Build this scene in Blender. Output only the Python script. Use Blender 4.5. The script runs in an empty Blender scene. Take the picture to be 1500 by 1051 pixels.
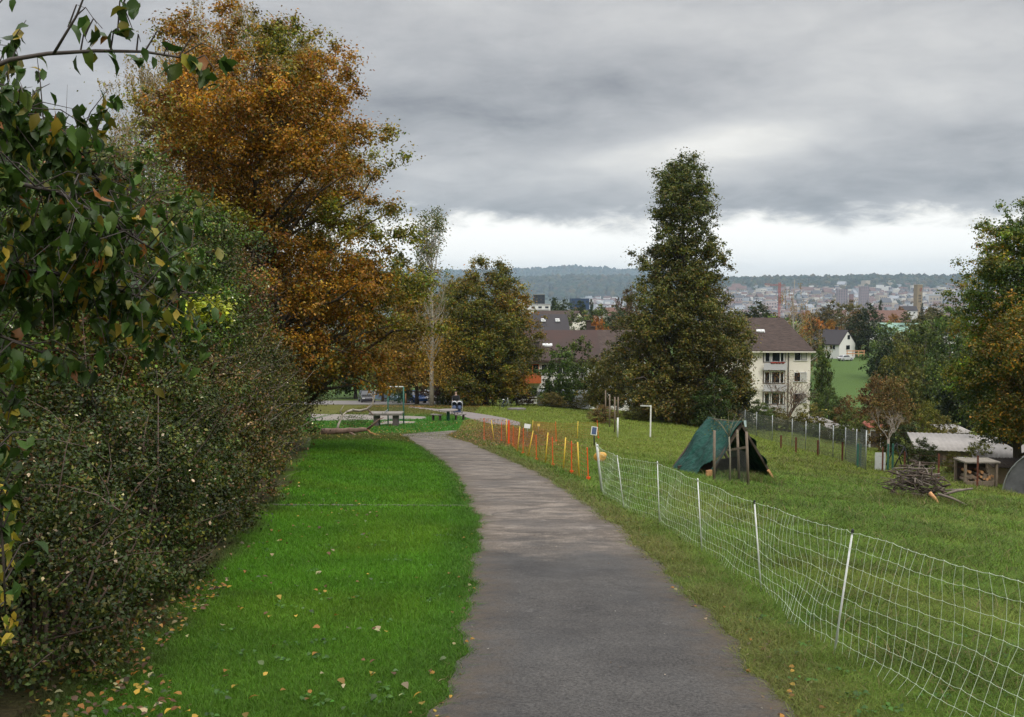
import bpy, math, random
import numpy as np
from mathutils import Vector, Matrix

# ------------------------------------------------------------------ camera, sky, sun, exposure
SC = bpy.context.scene
COL = SC.collection
F = 1458.0
CAMZ = 1.75
PITCH = math.radians(3.337)
cd = bpy.data.cameras.new('camera'); cam = bpy.data.objects.new('camera', cd); COL.objects.link(cam)
cd.sensor_width = 36.0; cd.lens = 36.0 * F / 1500.0
cd.clip_start = 0.1; cd.clip_end = 30000
cam.location = (0, 0, CAMZ); cam.rotation_euler = (math.radians(90) - PITCH, 0, 0)
SC.camera = cam
SC.render.engine = 'CYCLES'
SC.view_settings.view_transform = 'Standard'; SC.view_settings.look = 'None'
SC.view_settings.exposure = 0.22; SC.view_settings.gamma = 1.0
SC.cycles.max_bounces = 6; SC.cycles.diffuse_bounces = 3; SC.cycles.glossy_bounces = 2
SC.cycles.transmission_bounces = 3; SC.cycles.transparent_max_bounces = 8; SC.cycles.volume_bounces = 0
HAZE = 8e-5
ZENITH = 4.5
SUN_EL, SUN_AZ = 48.0, 150.0      # azimuth clockwise from the view direction


def nodes_of(tree):
    N = tree.nodes; L = tree.links
    def nd(t, **k):
        n = N.new(t)
        for a, b in k.items():
            if a == 'ins':
                for i, v in b.items(): n.inputs[i].default_value = v
            else: setattr(n, a, b)
        return n
    return N, L, nd


def build_world():
    w = bpy.data.worlds.new("World"); SC.world = w; w.use_nodes = True
    t = w.node_tree; t.nodes.clear(); N, L, nd = nodes_of(t)
    out = nd('ShaderNodeOutputWorld')
    sky = nd('ShaderNodeTexSky', sky_type='NISHITA', sun_disc=False, sun_elevation=math.radians(SUN_EL),
             sun_rotation=math.radians(SUN_AZ), air_density=1.0, dust_density=1.5)
    b1 = nd('ShaderNodeBackground', ins={'Strength': 0.09}); L.new(sky.outputs[0], b1.inputs[0])
    tc = nd('ShaderNodeTexCoord')
    sep = nd('ShaderNodeSeparateXYZ'); L.new(tc.outputs['Generated'], sep.inputs[0])
    def M(op, a, b=None, c=None, clamp=False):
        n = nd('ShaderNodeMath', operation=op, use_clamp=clamp)
        for i, v in enumerate((a, b, c)):
            if v is None: continue
            if isinstance(v, (int, float)): n.inputs[i].default_value = v
            else: L.new(v, n.inputs[i])
        return n.outputs[0]
    X, Y, Z = sep.outputs
    # azimuth and elevation in degrees
    az = M('MULTIPLY', M('ARCTAN2', X, Y), 57.2958)
    el = M('MULTIPLY', M('ARCSINE', Z), 57.2958)
    # cloud layer seen in perspective: project the direction on a plane
    zz = M('ADD', M('MAXIMUM', Z, 0.0), 0.20)
    cx = M('DIVIDE', X, zz); cy = M('DIVIDE', Y, zz)
    cv = nd('ShaderNodeCombineXYZ'); L.new(cx, cv.inputs[0]); L.new(cy, cv.inputs[1])
    mp = nd('ShaderNodeMapping', ins={'Rotation': (0, 0, math.radians(32)), 'Scale': (1.3, 1.7, 1), 'Location': (1.3, 4.1, 0)})
    L.new(cv.outputs[0], mp.inputs[0])
    n1 = nd('ShaderNodeTexNoise', ins={'Scale': 1.0, 'Detail': 3.0, 'Roughness': 0.5, 'Distortion': 0.25}); L.new(mp.outputs[0], n1.inputs[0])
    n2 = nd('ShaderNodeTexNoise', ins={'Scale': 3.1, 'Detail': 7.0, 'Roughness': 0.55, 'Distortion': 0.35}); L.new(mp.outputs[0], n2.inputs[0])
    # second space: azimuth/elevation degrees, for the ragged band edge
    av = nd('ShaderNodeCombineXYZ'); L.new(az, av.inputs[0]); L.new(M('MULTIPLY', el, 2.6), av.inputs[1])
    n3 = nd('ShaderNodeTexNoise', ins={'Scale': 0.16, 'Detail': 8.0, 'Roughness': 0.58, 'Distortion': 0.4}); L.new(av.outputs[0], n3.inputs[0])
    n4 = nd('ShaderNodeTexNoise', ins={'Scale': 0.42, 'Detail': 6.0, 'Roughness': 0.6, 'Distortion': 0.6}); L.new(av.outputs[0], n4.inputs[0])
    def c0(n): return M('SUBTRACT', n.outputs[0], 0.5)
    def blob(a0, e0, sa, se, k=0.0):
        # soft patch at azimuth a0, elevation e0, tilted by k
        da = M('DIVIDE', M('SUBTRACT', az, a0), sa)
        de = M('DIVIDE', M('SUBTRACT', M('SUBTRACT', el, e0), M('MULTIPLY', M('SUBTRACT', az, a0), k)), se)
        q = M('ADD', M('MULTIPLY', da, da), M('MULTIPLY', de, de))
        q = M('ADD', q, M('MULTIPLY', c0(n3), 1.6)); 
        return M('EXPONENT', M('MULTIPLY', M('MAXIMUM', q, 0.0), -1.0))
    g = M('ADD', 0.445, M('MULTIPLY', c0(n1), 0.26))
    g = M('ADD', g, M('MULTIPLY', c0(n2), 0.25))
    g = M('ADD', g, M('MULTIPLY', c0(n4), 0.10)); g = M('ADD', g, M('MULTIPLY', c0(n3), 0.17))
    def addb(g, amp, *a): return M('ADD', g, M('MULTIPLY', blob(*a), amp))
    for spec in BLOBS: g = addb(g, *spec)
    # bright gap below the cloud deck, ragged upper edge
    edge = M('ADD', M('MULTIPLY', c0(n3), 3.4), M('MULTIPLY', c0(n4), 1.5))
    edge = M('ADD', edge, M('MULTIPLY', az, -0.012))
    t_ = M('SUBTRACT', M('ADD', 4.55, edge), el)
    band = nd('ShaderNodeMapRange', interpolation_type='SMOOTHSTEP', ins={1: -0.75, 2: 0.55, 3: 0.0, 4: 1.0}); L.new(t_, band.inputs[0])
    # fall back to grey for far-off cloud at the very horizon
    low = nd('ShaderNodeMapRange', interpolation_type='SMOOTHSTEP', ins={1: 0.6, 2: 2.9, 3: 0.86, 4: 1.10}); L.new(M('ADD', el, M('MULTIPLY', c0(n4), 1.6)), low.inputs[0])
    mixb = nd('ShaderNodeMix', data_type='FLOAT'); L.new(band.outputs[0], mixb.inputs[0]); L.new(g, mixb.inputs[2]); L.new(low.outputs[0], mixb.inputs[3])
    # the deck overhead and behind is brighter than near the horizon (overcast sky)
    zen = nd('ShaderNodeMapRange', interpolation_type='SMOOTHSTEP', ins={1: 20.0, 2: 60.0, 3: 0.0, 4: 1.0}); L.new(el, zen.inputs[0])
    tot = M('MULTIPLY', mixb.outputs[0], M('ADD', 1.0, M('MULTIPLY', zen.outputs[0], ZENITH)))
    # thin cloud is neutral, thick cloud is bluish grey
    cr = nd('ShaderNodeValToRGB'); L.new(mixb.outputs[0], cr.inputs[0])
    cr.color_ramp.elements[0].position = 0.22; cr.color_ramp.elements[0].color = (0.975, 0.985, 1.04, 1)
    cr.color_ramp.elements[1].position = 0.75; cr.color_ramp.elements[1].color = (1.03, 1.0, 0.94, 1)
    vm = nd('ShaderNodeVectorMath', operation='SCALE'); L.new(cr.outputs[0], vm.inputs[0]); L.new(tot, vm.inputs['Scale'])
    b2 = nd('ShaderNodeBackground', ins={'Strength': 1.0}); L.new(vm.outputs[0], b2.inputs[0])
    cov = nd('ShaderNodeMixShader', ins={0: 0.94}); L.new(b1.outputs[0], cov.inputs[1]); L.new(b2.outputs[0], cov.inputs[2])
    L.new(cov.outputs[0], out.inputs[0])

def pxdir(px, py):
    a = math.degrees(math.atan2(px - 750, F)); e = math.degrees(math.atan2(440.5 - py, math.hypot(F, px - 750)))
    return a, e
BLOBS = []
for amp, px, py, sx, sy, k in (
        (-0.14, 640, 180, 330, 55, 0.12), (-0.05, 1430, 215, 200, 60, 0.0), (-0.10, 720, 285, 260, 26, 0.08),
        (0.30, 1080, 215, 150, 38, 0.12), (0.16, 900, 245, 200, 30, 0.2), (0.06, 620, 262, 90, 40, 0.0),
        (-0.16, 1200, 290, 260, 24, 0.06), (0.07, 1330, 60, 260, 60, -0.2), (0.05, 980, 40, 200, 30, -0.2),
        (-0.03, 60, 60, 200, 120, 0.0), (-0.09, 640, 312, 220, 16, 0.0), (0.06, 1350, 150, 200, 25, -0.1)):
    a, e = pxdir(px, py); BLOBS.append((amp, a, e, sx / 25.4, sy / 25.4, k))
build_world()

sl = bpy.data.lights.new('sun', 'SUN'); sun = bpy.data.objects.new('sun', sl); COL.objects.link(sun)
sl.energy = 1.5; sl.angle = math.radians(22); sl.color = (1.0, 0.93, 0.82)
_a = math.radians(SUN_AZ); _e = math.radians(SUN_EL)
_d = Vector((math.sin(_a) * math.cos(_e), math.cos(_a) * math.cos(_e), math.sin(_e)))
sun.rotation_euler = (-_d).to_track_quat('-Z', 'Y').to_euler()

# ------------------------------------------------------------------ pixel <-> world, terrain height
_cp, _sp = math.cos(PITCH), math.sin(PITCH)
def ray(px, py):
    u = (px - 750) / F; v = (525.5 - py) / F
    y = _cp + v * _sp; z = v * _cp - _sp
    return u / y, z / y
def P(px, py, d):
    u, w = ray(px, py); return Vector((u * d, d, CAMZ + w * d))

_k = np.array([(-60, 6.2), (-20, 2.12), (0, 0), (30, -3.18), (40, -4.22), (50, -5.12), (60, -5.93), (66, -6.36), (76, -6.98), (90, -8.0),
               (100, -8.85), (120, -10.6), (140, -12.2), (180, -12.7), (270, -13.1), (400, -17), (700, -28), (1000, -40),
               (2500, -60), (20000, -60)])
_py = np.arange(-60, 501, 1.0); _pz = np.interp(_py, _k[:, 0], _k[:, 1])
_g = np.exp(-0.5 * (np.arange(-12, 13) / 4.0) ** 2); _g /= _g.sum()
_pz[12:-12] = np.convolve(_pz, _g, 'same')[12:-12]
def sstep(a, b, x):
    t = np.clip((x - a) / (b - a), 0, 1); return t * t * (3 - 2 * t)
def H(x, y):
    x = np.asarray(x, float); y = np.asarray(y, float)
    p = np.where(y < 488, np.interp(y, _py, _pz), np.interp(y, _k[:, 0], _k[:, 1]))
    c = np.clip(x - 2.5, 0, 30); c = c * c / (c + 1.2)
    h = p - 0.105 * c * (1 - sstep(150, 300, y))
    h = h + 0.38 * np.exp(-((x + 1.6) / 2.2) ** 2 - ((y - 61.5) / 4.0) ** 2)      # low mound that hides the bend
    n = (np.sin(x * 0.9 + 1.3 * np.sin(y * 0.31)) * np.sin(y * 0.7 + 0.8 * np.sin(x * 0.5)) * 0.035 + np.sin(x * 2.3 + y * 1.1) * np.sin(y * 1.9 - x) * 0.012)
    h = h + n * sstep(2.2, 4.5, x) * (1 - sstep(90, 140, y))
    b = sstep(-2.6, -6.0, x) * 0.25 * (1 - sstep(40, 60, y))                       # bank under the hedge
    return h + b
def Hs(x, y): return float(H(x, y))
def hit(px, py, dmin=2.0, dmax=3000.0):
    u, w = ray(px, py); d = dmin
    while d < dmax:
        if CAMZ + w * d < Hs(u * d, d): break
        d *= 1.01
    lo, hi = d / 1.01, d
    for _ in range(20):
        m = (lo + hi) / 2
        if CAMZ + w * m < Hs(u * m, m): hi = m
        else: lo = m
    return Vector((u * hi, hi, Hs(u * hi, hi)))
def ground(px, d):
    x = (px - 750) / F * d; return Vector((x, d, Hs(x, d)))

# ------------------------------------------------------------------ object helpers
def tag(o, label=None, cat=None, group=None, kind=None):
    if label: o['label'] = label
    if cat: o['category'] = cat
    if group: o['group'] = group
    if kind: o['kind'] = kind
    return o
def thing(name, loc, label, cat, group=None, rz=0.0):
    o = bpy.data.objects.new(name, None); COL.objects.link(o); o.empty_display_size = 0.2
    o.location = loc; o.rotation_euler = (0, 0, rz); return tag(o, label, cat, group)
def copy_tree(o, parent=None):
    c = o.copy(); COL.objects.link(c)
    c.parent = parent
    for ch in list(o.children): copy_tree(ch, c)
    return c
def link_mesh(name, me, parent=None):
    o = bpy.data.objects.new(name, me); COL.objects.link(o)
    if parent is not None: o.parent = parent
    return o

class MB:
    """collects boxes, tubes, sheets; built as one mesh"""
    def __init__(s): s.v = []; s.f = []; s.m = []; s.sm = []
    def _add(s, vs, fs, mi=0, smooth=False):
        b = len(s.v); s.v += [tuple(v) for v in vs]; s.f += [tuple(b + i for i in f) for f in fs]
        s.m += [mi] * len(fs); s.sm += [smooth] * len(fs); return s
    def box(s, c, d, rz=0.0, mi=0, mat=None, taper=1.0):
        hx, hy, hz = d[0] / 2, d[1] / 2, d[2] / 2; vs = []
        for z in (-1, 1):
            k = taper if z > 0 else 1.0
            for x, y in ((-1, -1), (1, -1), (1, 1), (-1, 1)): vs.append(Vector((x * hx * k, y * hy * k, z * hz)))
        R = mat if mat is not None else Matrix.Rotation(rz, 3, 'Z')
        vs = [R @ v + Vector(c) for v in vs]
        return s._add(vs, [(3, 2, 1, 0), (4, 5, 6, 7), (0, 1, 5, 4), (1, 2, 6, 5), (2, 3, 7, 6), (3, 0, 4, 7)], mi)
    def beam(s, a, b, w, h=None, mi=0):
        a = Vector(a); b = Vector(b); h = h or w; d = (b - a); L = d.length
        q = d.to_track_quat('Z', 'Y').to_matrix(); return s.box((a + b) / 2, (w, h, L), mat=q, mi=mi)
    def tube(s, pts, rad, n=6, mi=0, cap=True, smooth=True):
        pts = [Vector(p) for p in pts]
        if isinstance(rad, (int, float)): rad = [rad] * len(pts)
        vs = []; prev = None
        for i, p in enumerate(pts):
            t = (pts[min(i + 1, len(pts) - 1)] - pts[max(i - 1, 0)])
            if t.length < 1e-9: t = Vector((0, 0, 1))
            t.normalize()
            if prev is None: u = t.orthogonal().normalized()
            else:
                u = prev - t * prev.dot(t)
                u = u.normalized() if u.length > 1e-6 else t.orthogonal().normalized()
            prev = u; w = t.cross(u)
            for k in range(n):
                a = 2 * math.pi * k / n; vs.append(p + (u * math.cos(a) + w * math.sin(a)) * rad[i])
        fs = []
        for i in range(len(pts) - 1):
            for k in range(n):
                k2 = (k + 1) % n; fs.append((i * n + k, i * n + k2, (i + 1) * n + k2, (i + 1) * n + k))
        s._add(vs, fs, mi, smooth)
        if cap:
            b = len(s.v) - len(vs); m = len(vs)
            s.f.append(tuple(b + k for k in reversed(range(n)))); s.f.append(tuple(b + m - n + k for k in range(n)))
            s.m += [mi, mi]; s.sm += [False, False]
        return s
    def blob(s, c, r, seg=10, rings=6, mi=0):
        vs = []; fs = []; r = (r, r, r) if isinstance(r, (int, float)) else r
        for i in range(rings + 1):
            th = math.pi * i / rings
            for k in range(seg):
                a = 2 * math.pi * k / seg
                vs.append((c[0] + r[0] * math.sin(th) * math.cos(a), c[1] + r[1] * math.sin(th) * math.sin(a), c[2] + r[2] * math.cos(th)))
        for i in range(rings):
            for k in range(seg):
                k2 = (k + 1) % seg; fs.append((i * seg + k, (i + 1) * seg + k, (i + 1) * seg + k2, i * seg + k2))
        return s._add(vs, fs, mi, True)
    def prism(s, poly, z0, z1, mi=0):
        n = len(poly); vs = [(x, y, z0) for x, y in poly] + [(x, y, z1) for x, y in poly]
        fs = [tuple(reversed(range(n))), tuple(range(n, 2 * n))] + [(i, (i + 1) % n, n + (i + 1) % n, n + i) for i in range(n)]
        return s._add(vs, fs, mi)
    def poly(s, pts, mi=0): return s._add(pts, [tuple(range(len(pts)))], mi)
    def build(s, name, mat, parent=None, bevel=0.0):
        me = bpy.data.meshes.new(name); me.from_pydata(s.v, [], s.f)
        for m in (mat if isinstance(mat, (list, tuple)) else [mat]): me.materials.append(m)
        me.polygons.foreach_set('material_index', s.m); me.polygons.foreach_set('use_smooth', s.sm); me.update()
        o = link_mesh(name, me, parent)
        if bevel:
            b = o.modifiers.new('bevel', 'BEVEL'); b.width = bevel; b.segments = 2; b.limit_method = 'ANGLE'
        return o

def np_mesh(name, verts, quads, mat, tint=None, smooth=False, tris=None):
    """verts (n,3), quads (m,4) -> mesh; tint (m,3) stored per face"""
    me = bpy.data.meshes.new(name); nv = len(verts); nq = len(quads)
    loops = quads.ravel(); starts = np.arange(0, nq * 4, 4); tot = np.full(nq, 4)
    if tris is not None and len(tris):
        loops = np.concatenate([loops, tris.ravel()]); starts = np.concatenate([starts, nq * 4 + np.arange(0, len(tris) * 3, 3)])
        nq += len(tris)
    me.vertices.add(nv); me.vertices.foreach_set('co', np.ascontiguousarray(verts, np.float32).ravel())
    me.loops.add(len(loops)); me.loops.foreach_set('vertex_index', loops.astype(np.int32))
    me.polygons.add(nq); me.polygons.foreach_set('loop_start', starts.astype(np.int32))
    me.update(calc_edges=True)
    if smooth: me.polygons.foreach_set('use_smooth', np.ones(nq, bool))
    if tint is not None:
        a = me.attributes.new('tint', 'FLOAT_COLOR', 'FACE')
        c = np.ones((nq, 4), np.float32); c[:, :3] = tint; a.data.foreach_set('color', c.ravel())
    me.materials.append(mat); me.validate(); return me

# ------------------------------------------------------------------ materials
MATS = {}
def mat(name, col, rough=0.75, metal=0.0, noise=0.0, nscale=6.0, bump=0.0, bscale=40.0, spec=0.3, col2=None, dist=None, alpha=None, stretch=None, coords='Object'):
    if name in MATS: return MATS[name]
    m = bpy.data.materials.new(name); m.use_nodes = True; t = m.node_tree; t.nodes.clear(); N, L, nd = nodes_of(t)
    o = nd('ShaderNodeOutputMaterial'); b = nd('ShaderNodeBsdfPrincipled'); L.new(b.outputs[0], o.inputs[0])
    b.inputs['Base Color'].default_value = (*col, 1); b.inputs['Roughness'].default_value = rough; b.inputs['Metallic'].default_value = metal
    b.inputs['Specular IOR Level'].default_value = spec
    tc = nd('ShaderNodeTexCoord'); src = tc.outputs[coords]
    if stretch:
        mp = nd('ShaderNodeMapping', ins={'Scale': stretch}); L.new(src, mp.inputs[0]); src = mp.outputs[0]
    if noise or col2:
        n = nd('ShaderNodeTexNoise', ins={'Scale': nscale, 'Detail': 5.0, 'Roughness': 0.62}); L.new(src, n.inputs[0])
        mr = nd('ShaderNodeMapRange', ins={1: 0.3, 2: 0.7}); L.new(n.outputs[0], mr.inputs[0])
        mx = nd('ShaderNodeMix', data_type='RGBA'); L.new(mr.outputs[0], mx.inputs[0])
        c2 = col2 or tuple(min(1, c * (1 + noise)) for c in col); c1 = col if col2 else tuple(c * (1 - noise) for c in col)
        mx.inputs[6].default_value = (*c1, 1); mx.inputs[7].default_value = (*c2, 1); L.new(mx.outputs[2], b.inputs['Base Color'])
    if bump:
        n = nd('ShaderNodeTexNoise', ins={'Scale': bscale, 'Detail': 4.0}); L.new(src, n.inputs[0])
        bp = nd('ShaderNodeBump', ins={'Strength': bump, 'Distance': dist or 0.02}); L.new(n.outputs[0], bp.inputs['Height']); L.new(bp.outputs[0], b.inputs['Normal'])
    if alpha is not None: b.inputs['Alpha'].default_value = alpha
    MATS[name] = m; return m

def tint_mat(name, rough=0.5, trans=0.35, spec=0.35, vary=0.0):
    m = bpy.data.materials.new(name); m.use_nodes = True; t = m.node_tree; t.nodes.clear(); N, L, nd = nodes_of(t)
    o = nd('ShaderNodeOutputMaterial'); b = nd('ShaderNodeBsdfPrincipled', ins={'Roughness': rough, 'Specular IOR Level': spec})
    at = nd('ShaderNodeAttribute', attribute_name='tint'); c = at.outputs[0]
    if vary:
        oi = nd('ShaderNodeObjectInfo'); hs = nd('ShaderNodeHueSaturation')
        mr = nd('ShaderNodeMapRange', ins={1: 0, 2: 1, 3: 0.5 - vary * 0.012, 4: 0.5 + vary * 0.035}); L.new(oi.outputs['Random'], mr.inputs[0]); L.new(mr.outputs[0], hs.inputs['Hue'])
        mr2 = nd('ShaderNodeMapRange', ins={1: 0, 2: 1, 3: 1 - vary * 0.3, 4: 1 + vary * 0.4})
        wn = nd('ShaderNodeTexWhiteNoise', noise_dimensions='1D'); L.new(oi.outputs['Random'], wn.inputs['W']); L.new(wn.outputs[0], mr2.inputs[0]); L.new(mr2.outputs[0], hs.inputs['Value'])
        L.new(c, hs.inputs['Color']); c = hs.outputs[0]
    L.new(c, b.inputs['Base Color'])
    if trans:
        tr = nd('ShaderNodeBsdfTranslucent'); L.new(c, tr.inputs[0]); mx = nd('ShaderNodeMixShader', ins={0: trans})
        L.new(b.outputs[0], mx.inputs[1]); L.new(tr.outputs[0], mx.inputs[2]); L.new(mx.outputs[0], o.inputs[0])
    else: L.new(b.outputs[0], o.inputs[0])
    MATS[name] = m; return m
LEAF = tint_mat('leaf', 0.5, 0.3, 0.3)
LEAFV = tint_mat('leaf_varied', 0.6, 0.3, 0.25, vary=1.0)
GLOSSLEAF = tint_mat('glossy_leaf', 0.5, 0.25, 0.28)
GRASS = tint_mat('grass_blade', 0.6, 0.3, 0.2)
SOLIDT = tint_mat('painted_tint', 0.8, 0.0, 0.2)
BARK = mat('bark', (0.075, 0.06, 0.045), 0.9, noise=0.45, nscale=9, bump=0.6, bscale=25, stretch=(3, 3, 0.6))
PALEBARK = mat('pale_bark', (0.34, 0.31, 0.26), 0.85, noise=0.3, nscale=6, bump=0.4)
TWIG = mat('twig', (0.10, 0.07, 0.055), 0.85, noise=0.3)
GREYTWIG = mat('grey_twig', (0.22, 0.19, 0.16), 0.85, noise=0.3)

# ------------------------------------------------------------------ foliage
def unit(v): return v / np.maximum(np.linalg.norm(v, axis=1, keepdims=True), 1e-9)
C_W = np.array([1.30, 1.12, .82])
def palette_cols(rng, pal, n, jitter=0.18):
    w = np.array([p[1] for p in pal], float); w /= w.sum(); c = np.array([p[0] for p in pal], float)
    i = rng.choice(len(pal), n, p=w); r = c[i]
    return np.clip(r * (1 + jitter * rng.standard_normal((n, 1))) * (1 + 0.06 * rng.standard_normal((n, 3))), 0.003, 0.9)
def leaf_geo(rng, C, size, up=0.5, aspect=0.55, droop=0.0, fine=False, out=None):
    """leaf-shaped faces at points C"""
    n = len(C); size = size * (0.7 + 0.6 * rng.random(n))
    nrm = rng.standard_normal((n, 3)); nrm = unit(nrm)
    if out is not None: nrm = nrm * 0.8 + out * 0.6
    nrm[:, 2] += up; nrm = unit(nrm)
    ax = rng.standard_normal((n, 3))
    if droop: ax[:, 2] -= droop * 2.2
    ax = unit(ax - nrm * np.sum(ax * nrm, 1, keepdims=True)); sd = np.cross(nrm, ax)
    L = size[:, None]; W = L * aspect
    if not fine:
        v = np.stack([C - ax * L * .5, C + sd * W * .5 + nrm * L * .06 - ax * L * .05, C + ax * L * .5 - nrm * L * .1, C - sd * W * .5 + nrm * L * .06 - ax * L * .05], 1).reshape(-1, 3)
        q = np.arange(n * 4).reshape(n, 4); return v, q, None, 1
    # 8-vertex leaf folded on its midrib, with a pointed tip
    t = [0, .32, .68, 1.0]; w = [0, .5, .36, 0]; cur = [0, .05, .02, -.14]
    pts = []
    for k in range(4): pts.append(C + ax * L * (t[k] - .5) + nrm * L * cur[k])
    for k in (1, 2):
        for s in (1, -1): pts.append(C + ax * L * (t[k] - .5 - 0.03) + sd * W * w[k] * s + nrm * L * (cur[k] + .07))
    v = np.stack(pts, 1).reshape(-1, 3); b = (np.arange(n) * 8)[:, None]
    # idx: 0 base 1 m1 2 m2 3 tip 4 l1 5 r1 6 l2 7 r2
    q = np.concatenate([b + np.array([[1, 2, 6, 4]]), b + np.array([[2, 1, 5, 7]])], 0)
    tr = np.concatenate([b + np.array([[0, 1, 4]]), b + np.array([[1, 0, 5]]), b + np.array([[2, 3, 6]]), b + np.array([[3, 2, 7]])], 0)
    return v, q, tr, 6
def leaves(name, rng, C, size, pal, clump=None, parent=None, m=None, **k):
    v, q, tr, rep = leaf_geo(rng, C, size, **k)
    col = palette_cols(rng, pal, len(C))
    if clump is not None: col = np.clip(col * clump, 0.003, 0.9)
    col = np.clip(col * C_W, .003, .9)
    col = np.tile(col, (rep, 1)) if rep > 1 else col
    me = np_mesh(name, v, q, m or LEAF, col, tris=tr)
    return link_mesh(name, me, parent)
def scatter_clumps(rng, cc, cr, n, flat=0.75):
    """n points in balls of radius cr round the clump centres, denser near the clump surface"""
    w = cr ** 2; idx = rng.choice(len(cc), n, p=w / w.sum())
    d = unit(rng.standard_normal((n, 3))); r = np.minimum(np.abs(rng.normal(0, .62, n)) + .12, 1.5)
    o = d * (r * cr[idx])[:, None]; o[:, 2] *= flat
    return cc[idx] + o, idx, d
def crown_points(rng, prof, z0, z1, n, lump=0.25, inner=0.4, ell=1.0, lean=(0, 0)):
    pt = np.array([p[0] for p in prof]); pr = np.array([p[1] for p in prof])
    tt = np.linspace(pt[0], pt[-1], 200); ww = np.interp(tt, pt, pr) ** 1.4 + 0.02; ww /= ww.sum()
    t = rng.choice(tt, n, p=ww) + rng.uniform(-.004, .004, n); th = rng.uniform(0, 2 * np.pi, n)
    ph = rng.uniform(0, 6.28, 6)
    ml = 1 + lump * (0.5 * np.sin(2 * th + ph[0] + 5 * t) + 0.4 * np.sin(3 * th + ph[1] - 9 * t) + 0.5 * np.sin(17 * t + ph[2] + th) + 0.3 * np.sin(5 * th + ph[3] + 23 * t))
    r = np.interp(t, pt, pr) * ml * rng.random(n) ** inner
    z = z0 + (t - pt[0]) / (pt[-1] - pt[0]) * (z1 - z0)
    return np.stack([r * np.cos(th) + lean[0] * t, r * np.sin(th) * ell + lean[1] * t, z], 1)
def limbs(rng, mb, base, top, trunk_r, tips, nl, n=6, rise=0.55, wig=0.15):
    """trunk from base to top with limbs to some of the tips"""
    base = Vector(base); top = Vector(top); K = 9; tp = []
    for i in range(K + 1):
        f = i / K; tp.append(base.lerp(top, f) + Vector((rng.normal(0, wig) * f, rng.normal(0, wig) * f, 0)) * (0 < i))
    rad = [trunk_r * (1.35 if i == 0 else 1) * (1 - 0.85 * (i / K)) for i in range(K + 1)]
    mb.tube(tp, rad, 9 if trunk_r > .1 else 6)
    if nl <= 0: return
    sel = rng.choice(len(tips), min(nl, len(tips)), replace=False)
    hgt = top.z - base.z
    for j in sel:
        e = Vector(tips[j]); hd = math.hypot(e.x - base.x, e.y - base.y)
        f = (e.z - base.z - rise * hd) / hgt; f = min(max(f, 0.10 + 0.1 * rng.random()), 0.93)
        k = f * K; i = min(int(k), K - 1); s = tp[i].lerp(tp[i + 1], k - i)
        r0 = max(trunk_r * (1 - 0.85 * f) * 0.45, 0.012); L = (e - s).length
        if L < .3: continue
        m1 = s.lerp(e, .35) + Vector((rng.normal(0, .05), rng.normal(0, .05), rng.normal(-.02, .05))) * L
        m2 = s.lerp(e, .7) + Vector((rng.normal(0, .05), rng.normal(0, .05), rng.normal(.04, .04))) * L
        mb.tube([s, m1, m2, e], [r0, r0 * .7, r0 * .42, r0 * .15], 5)
def tree(name, loc, label, cat, h, prof, crown0, pal, nclump, cr, nleaf, lsize, trunk_r, seed, group=None, nl=40, lump=0.25, inner=0.4,
         bark=None, up=0.5, clumpvar=0.22, m=None, aspect=0.6, droop=0.0, lean=(0, 0), flat=0.75, trunktop=0.88, ell=1.0, palf=None, twigs=0, fine=False, rise=.55):
    rng = np.random.default_rng(seed); t = thing(name, loc, label, cat, group)
    n1 = max(6, nclump // 9); bo = crown_points(rng, prof, crown0, h, n1, lump, inner, ell, lean)      # boughs, each carrying several sprays
    bi = rng.integers(0, n1, nclump); od = unit(rng.standard_normal((nclump, 3))); Rb = cr * 1.75 * (0.5 + 0.9 * rng.random(n1))
    of = od * (rng.random((nclump, 1)) ** .5) * Rb[bi][:, None]; of[:, 2] *= .72; cc = bo[bi] + of; cc[:, 2] = np.maximum(cc[:, 2], crown0 * .55)
    k = rng.random(nclump) < .4; cc[k] = crown_points(rng, prof, crown0, h, int(k.sum()), lump, inner, ell, lean)
    crr = cr * .58 * (0.45 + 1.1 * rng.random(nclump)); bv = 1 + .16 * rng.standard_normal((n1, 1))
    mb = MB(); limbs(rng, mb, (0, 0, -0.25), (lean[0] * .8, lean[1] * .8, h * trunktop), trunk_r, cc, nl, rise=rise)
    if twigs:
        for j in rng.choice(len(cc), min(twigs, len(cc)), replace=False):
            c = Vector(cc[j])
            for _ in range(3):
                e = c + Vector(rng.standard_normal(3)) * float(crr[j]) * .9; e.z += float(crr[j]) * .5
                mb.tube([c - Vector((0, 0, .1)), c.lerp(e, .5) + Vector(rng.normal(0, .05, 3)), e], [.02, .014, .005], 3, cap=False)
    mb.build('trunk', bark or BARK, t)
    if nleaf:
        C, idx, d = scatter_clumps(rng, cc, crr, nleaf, flat)
        cv = (bv[bi] * (1 + clumpvar * rng.standard_normal((nclump, 1))))[idx]
        if palf is not None: cv = cv * palf(C, rng)
        leaves('crown', rng, C, lsize, pal, clump=np.clip(cv, .35, 2.0), parent=t, m=m or LEAF, up=up, aspect=aspect, droop=droop, out=d, fine=fine)
    return t
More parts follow.
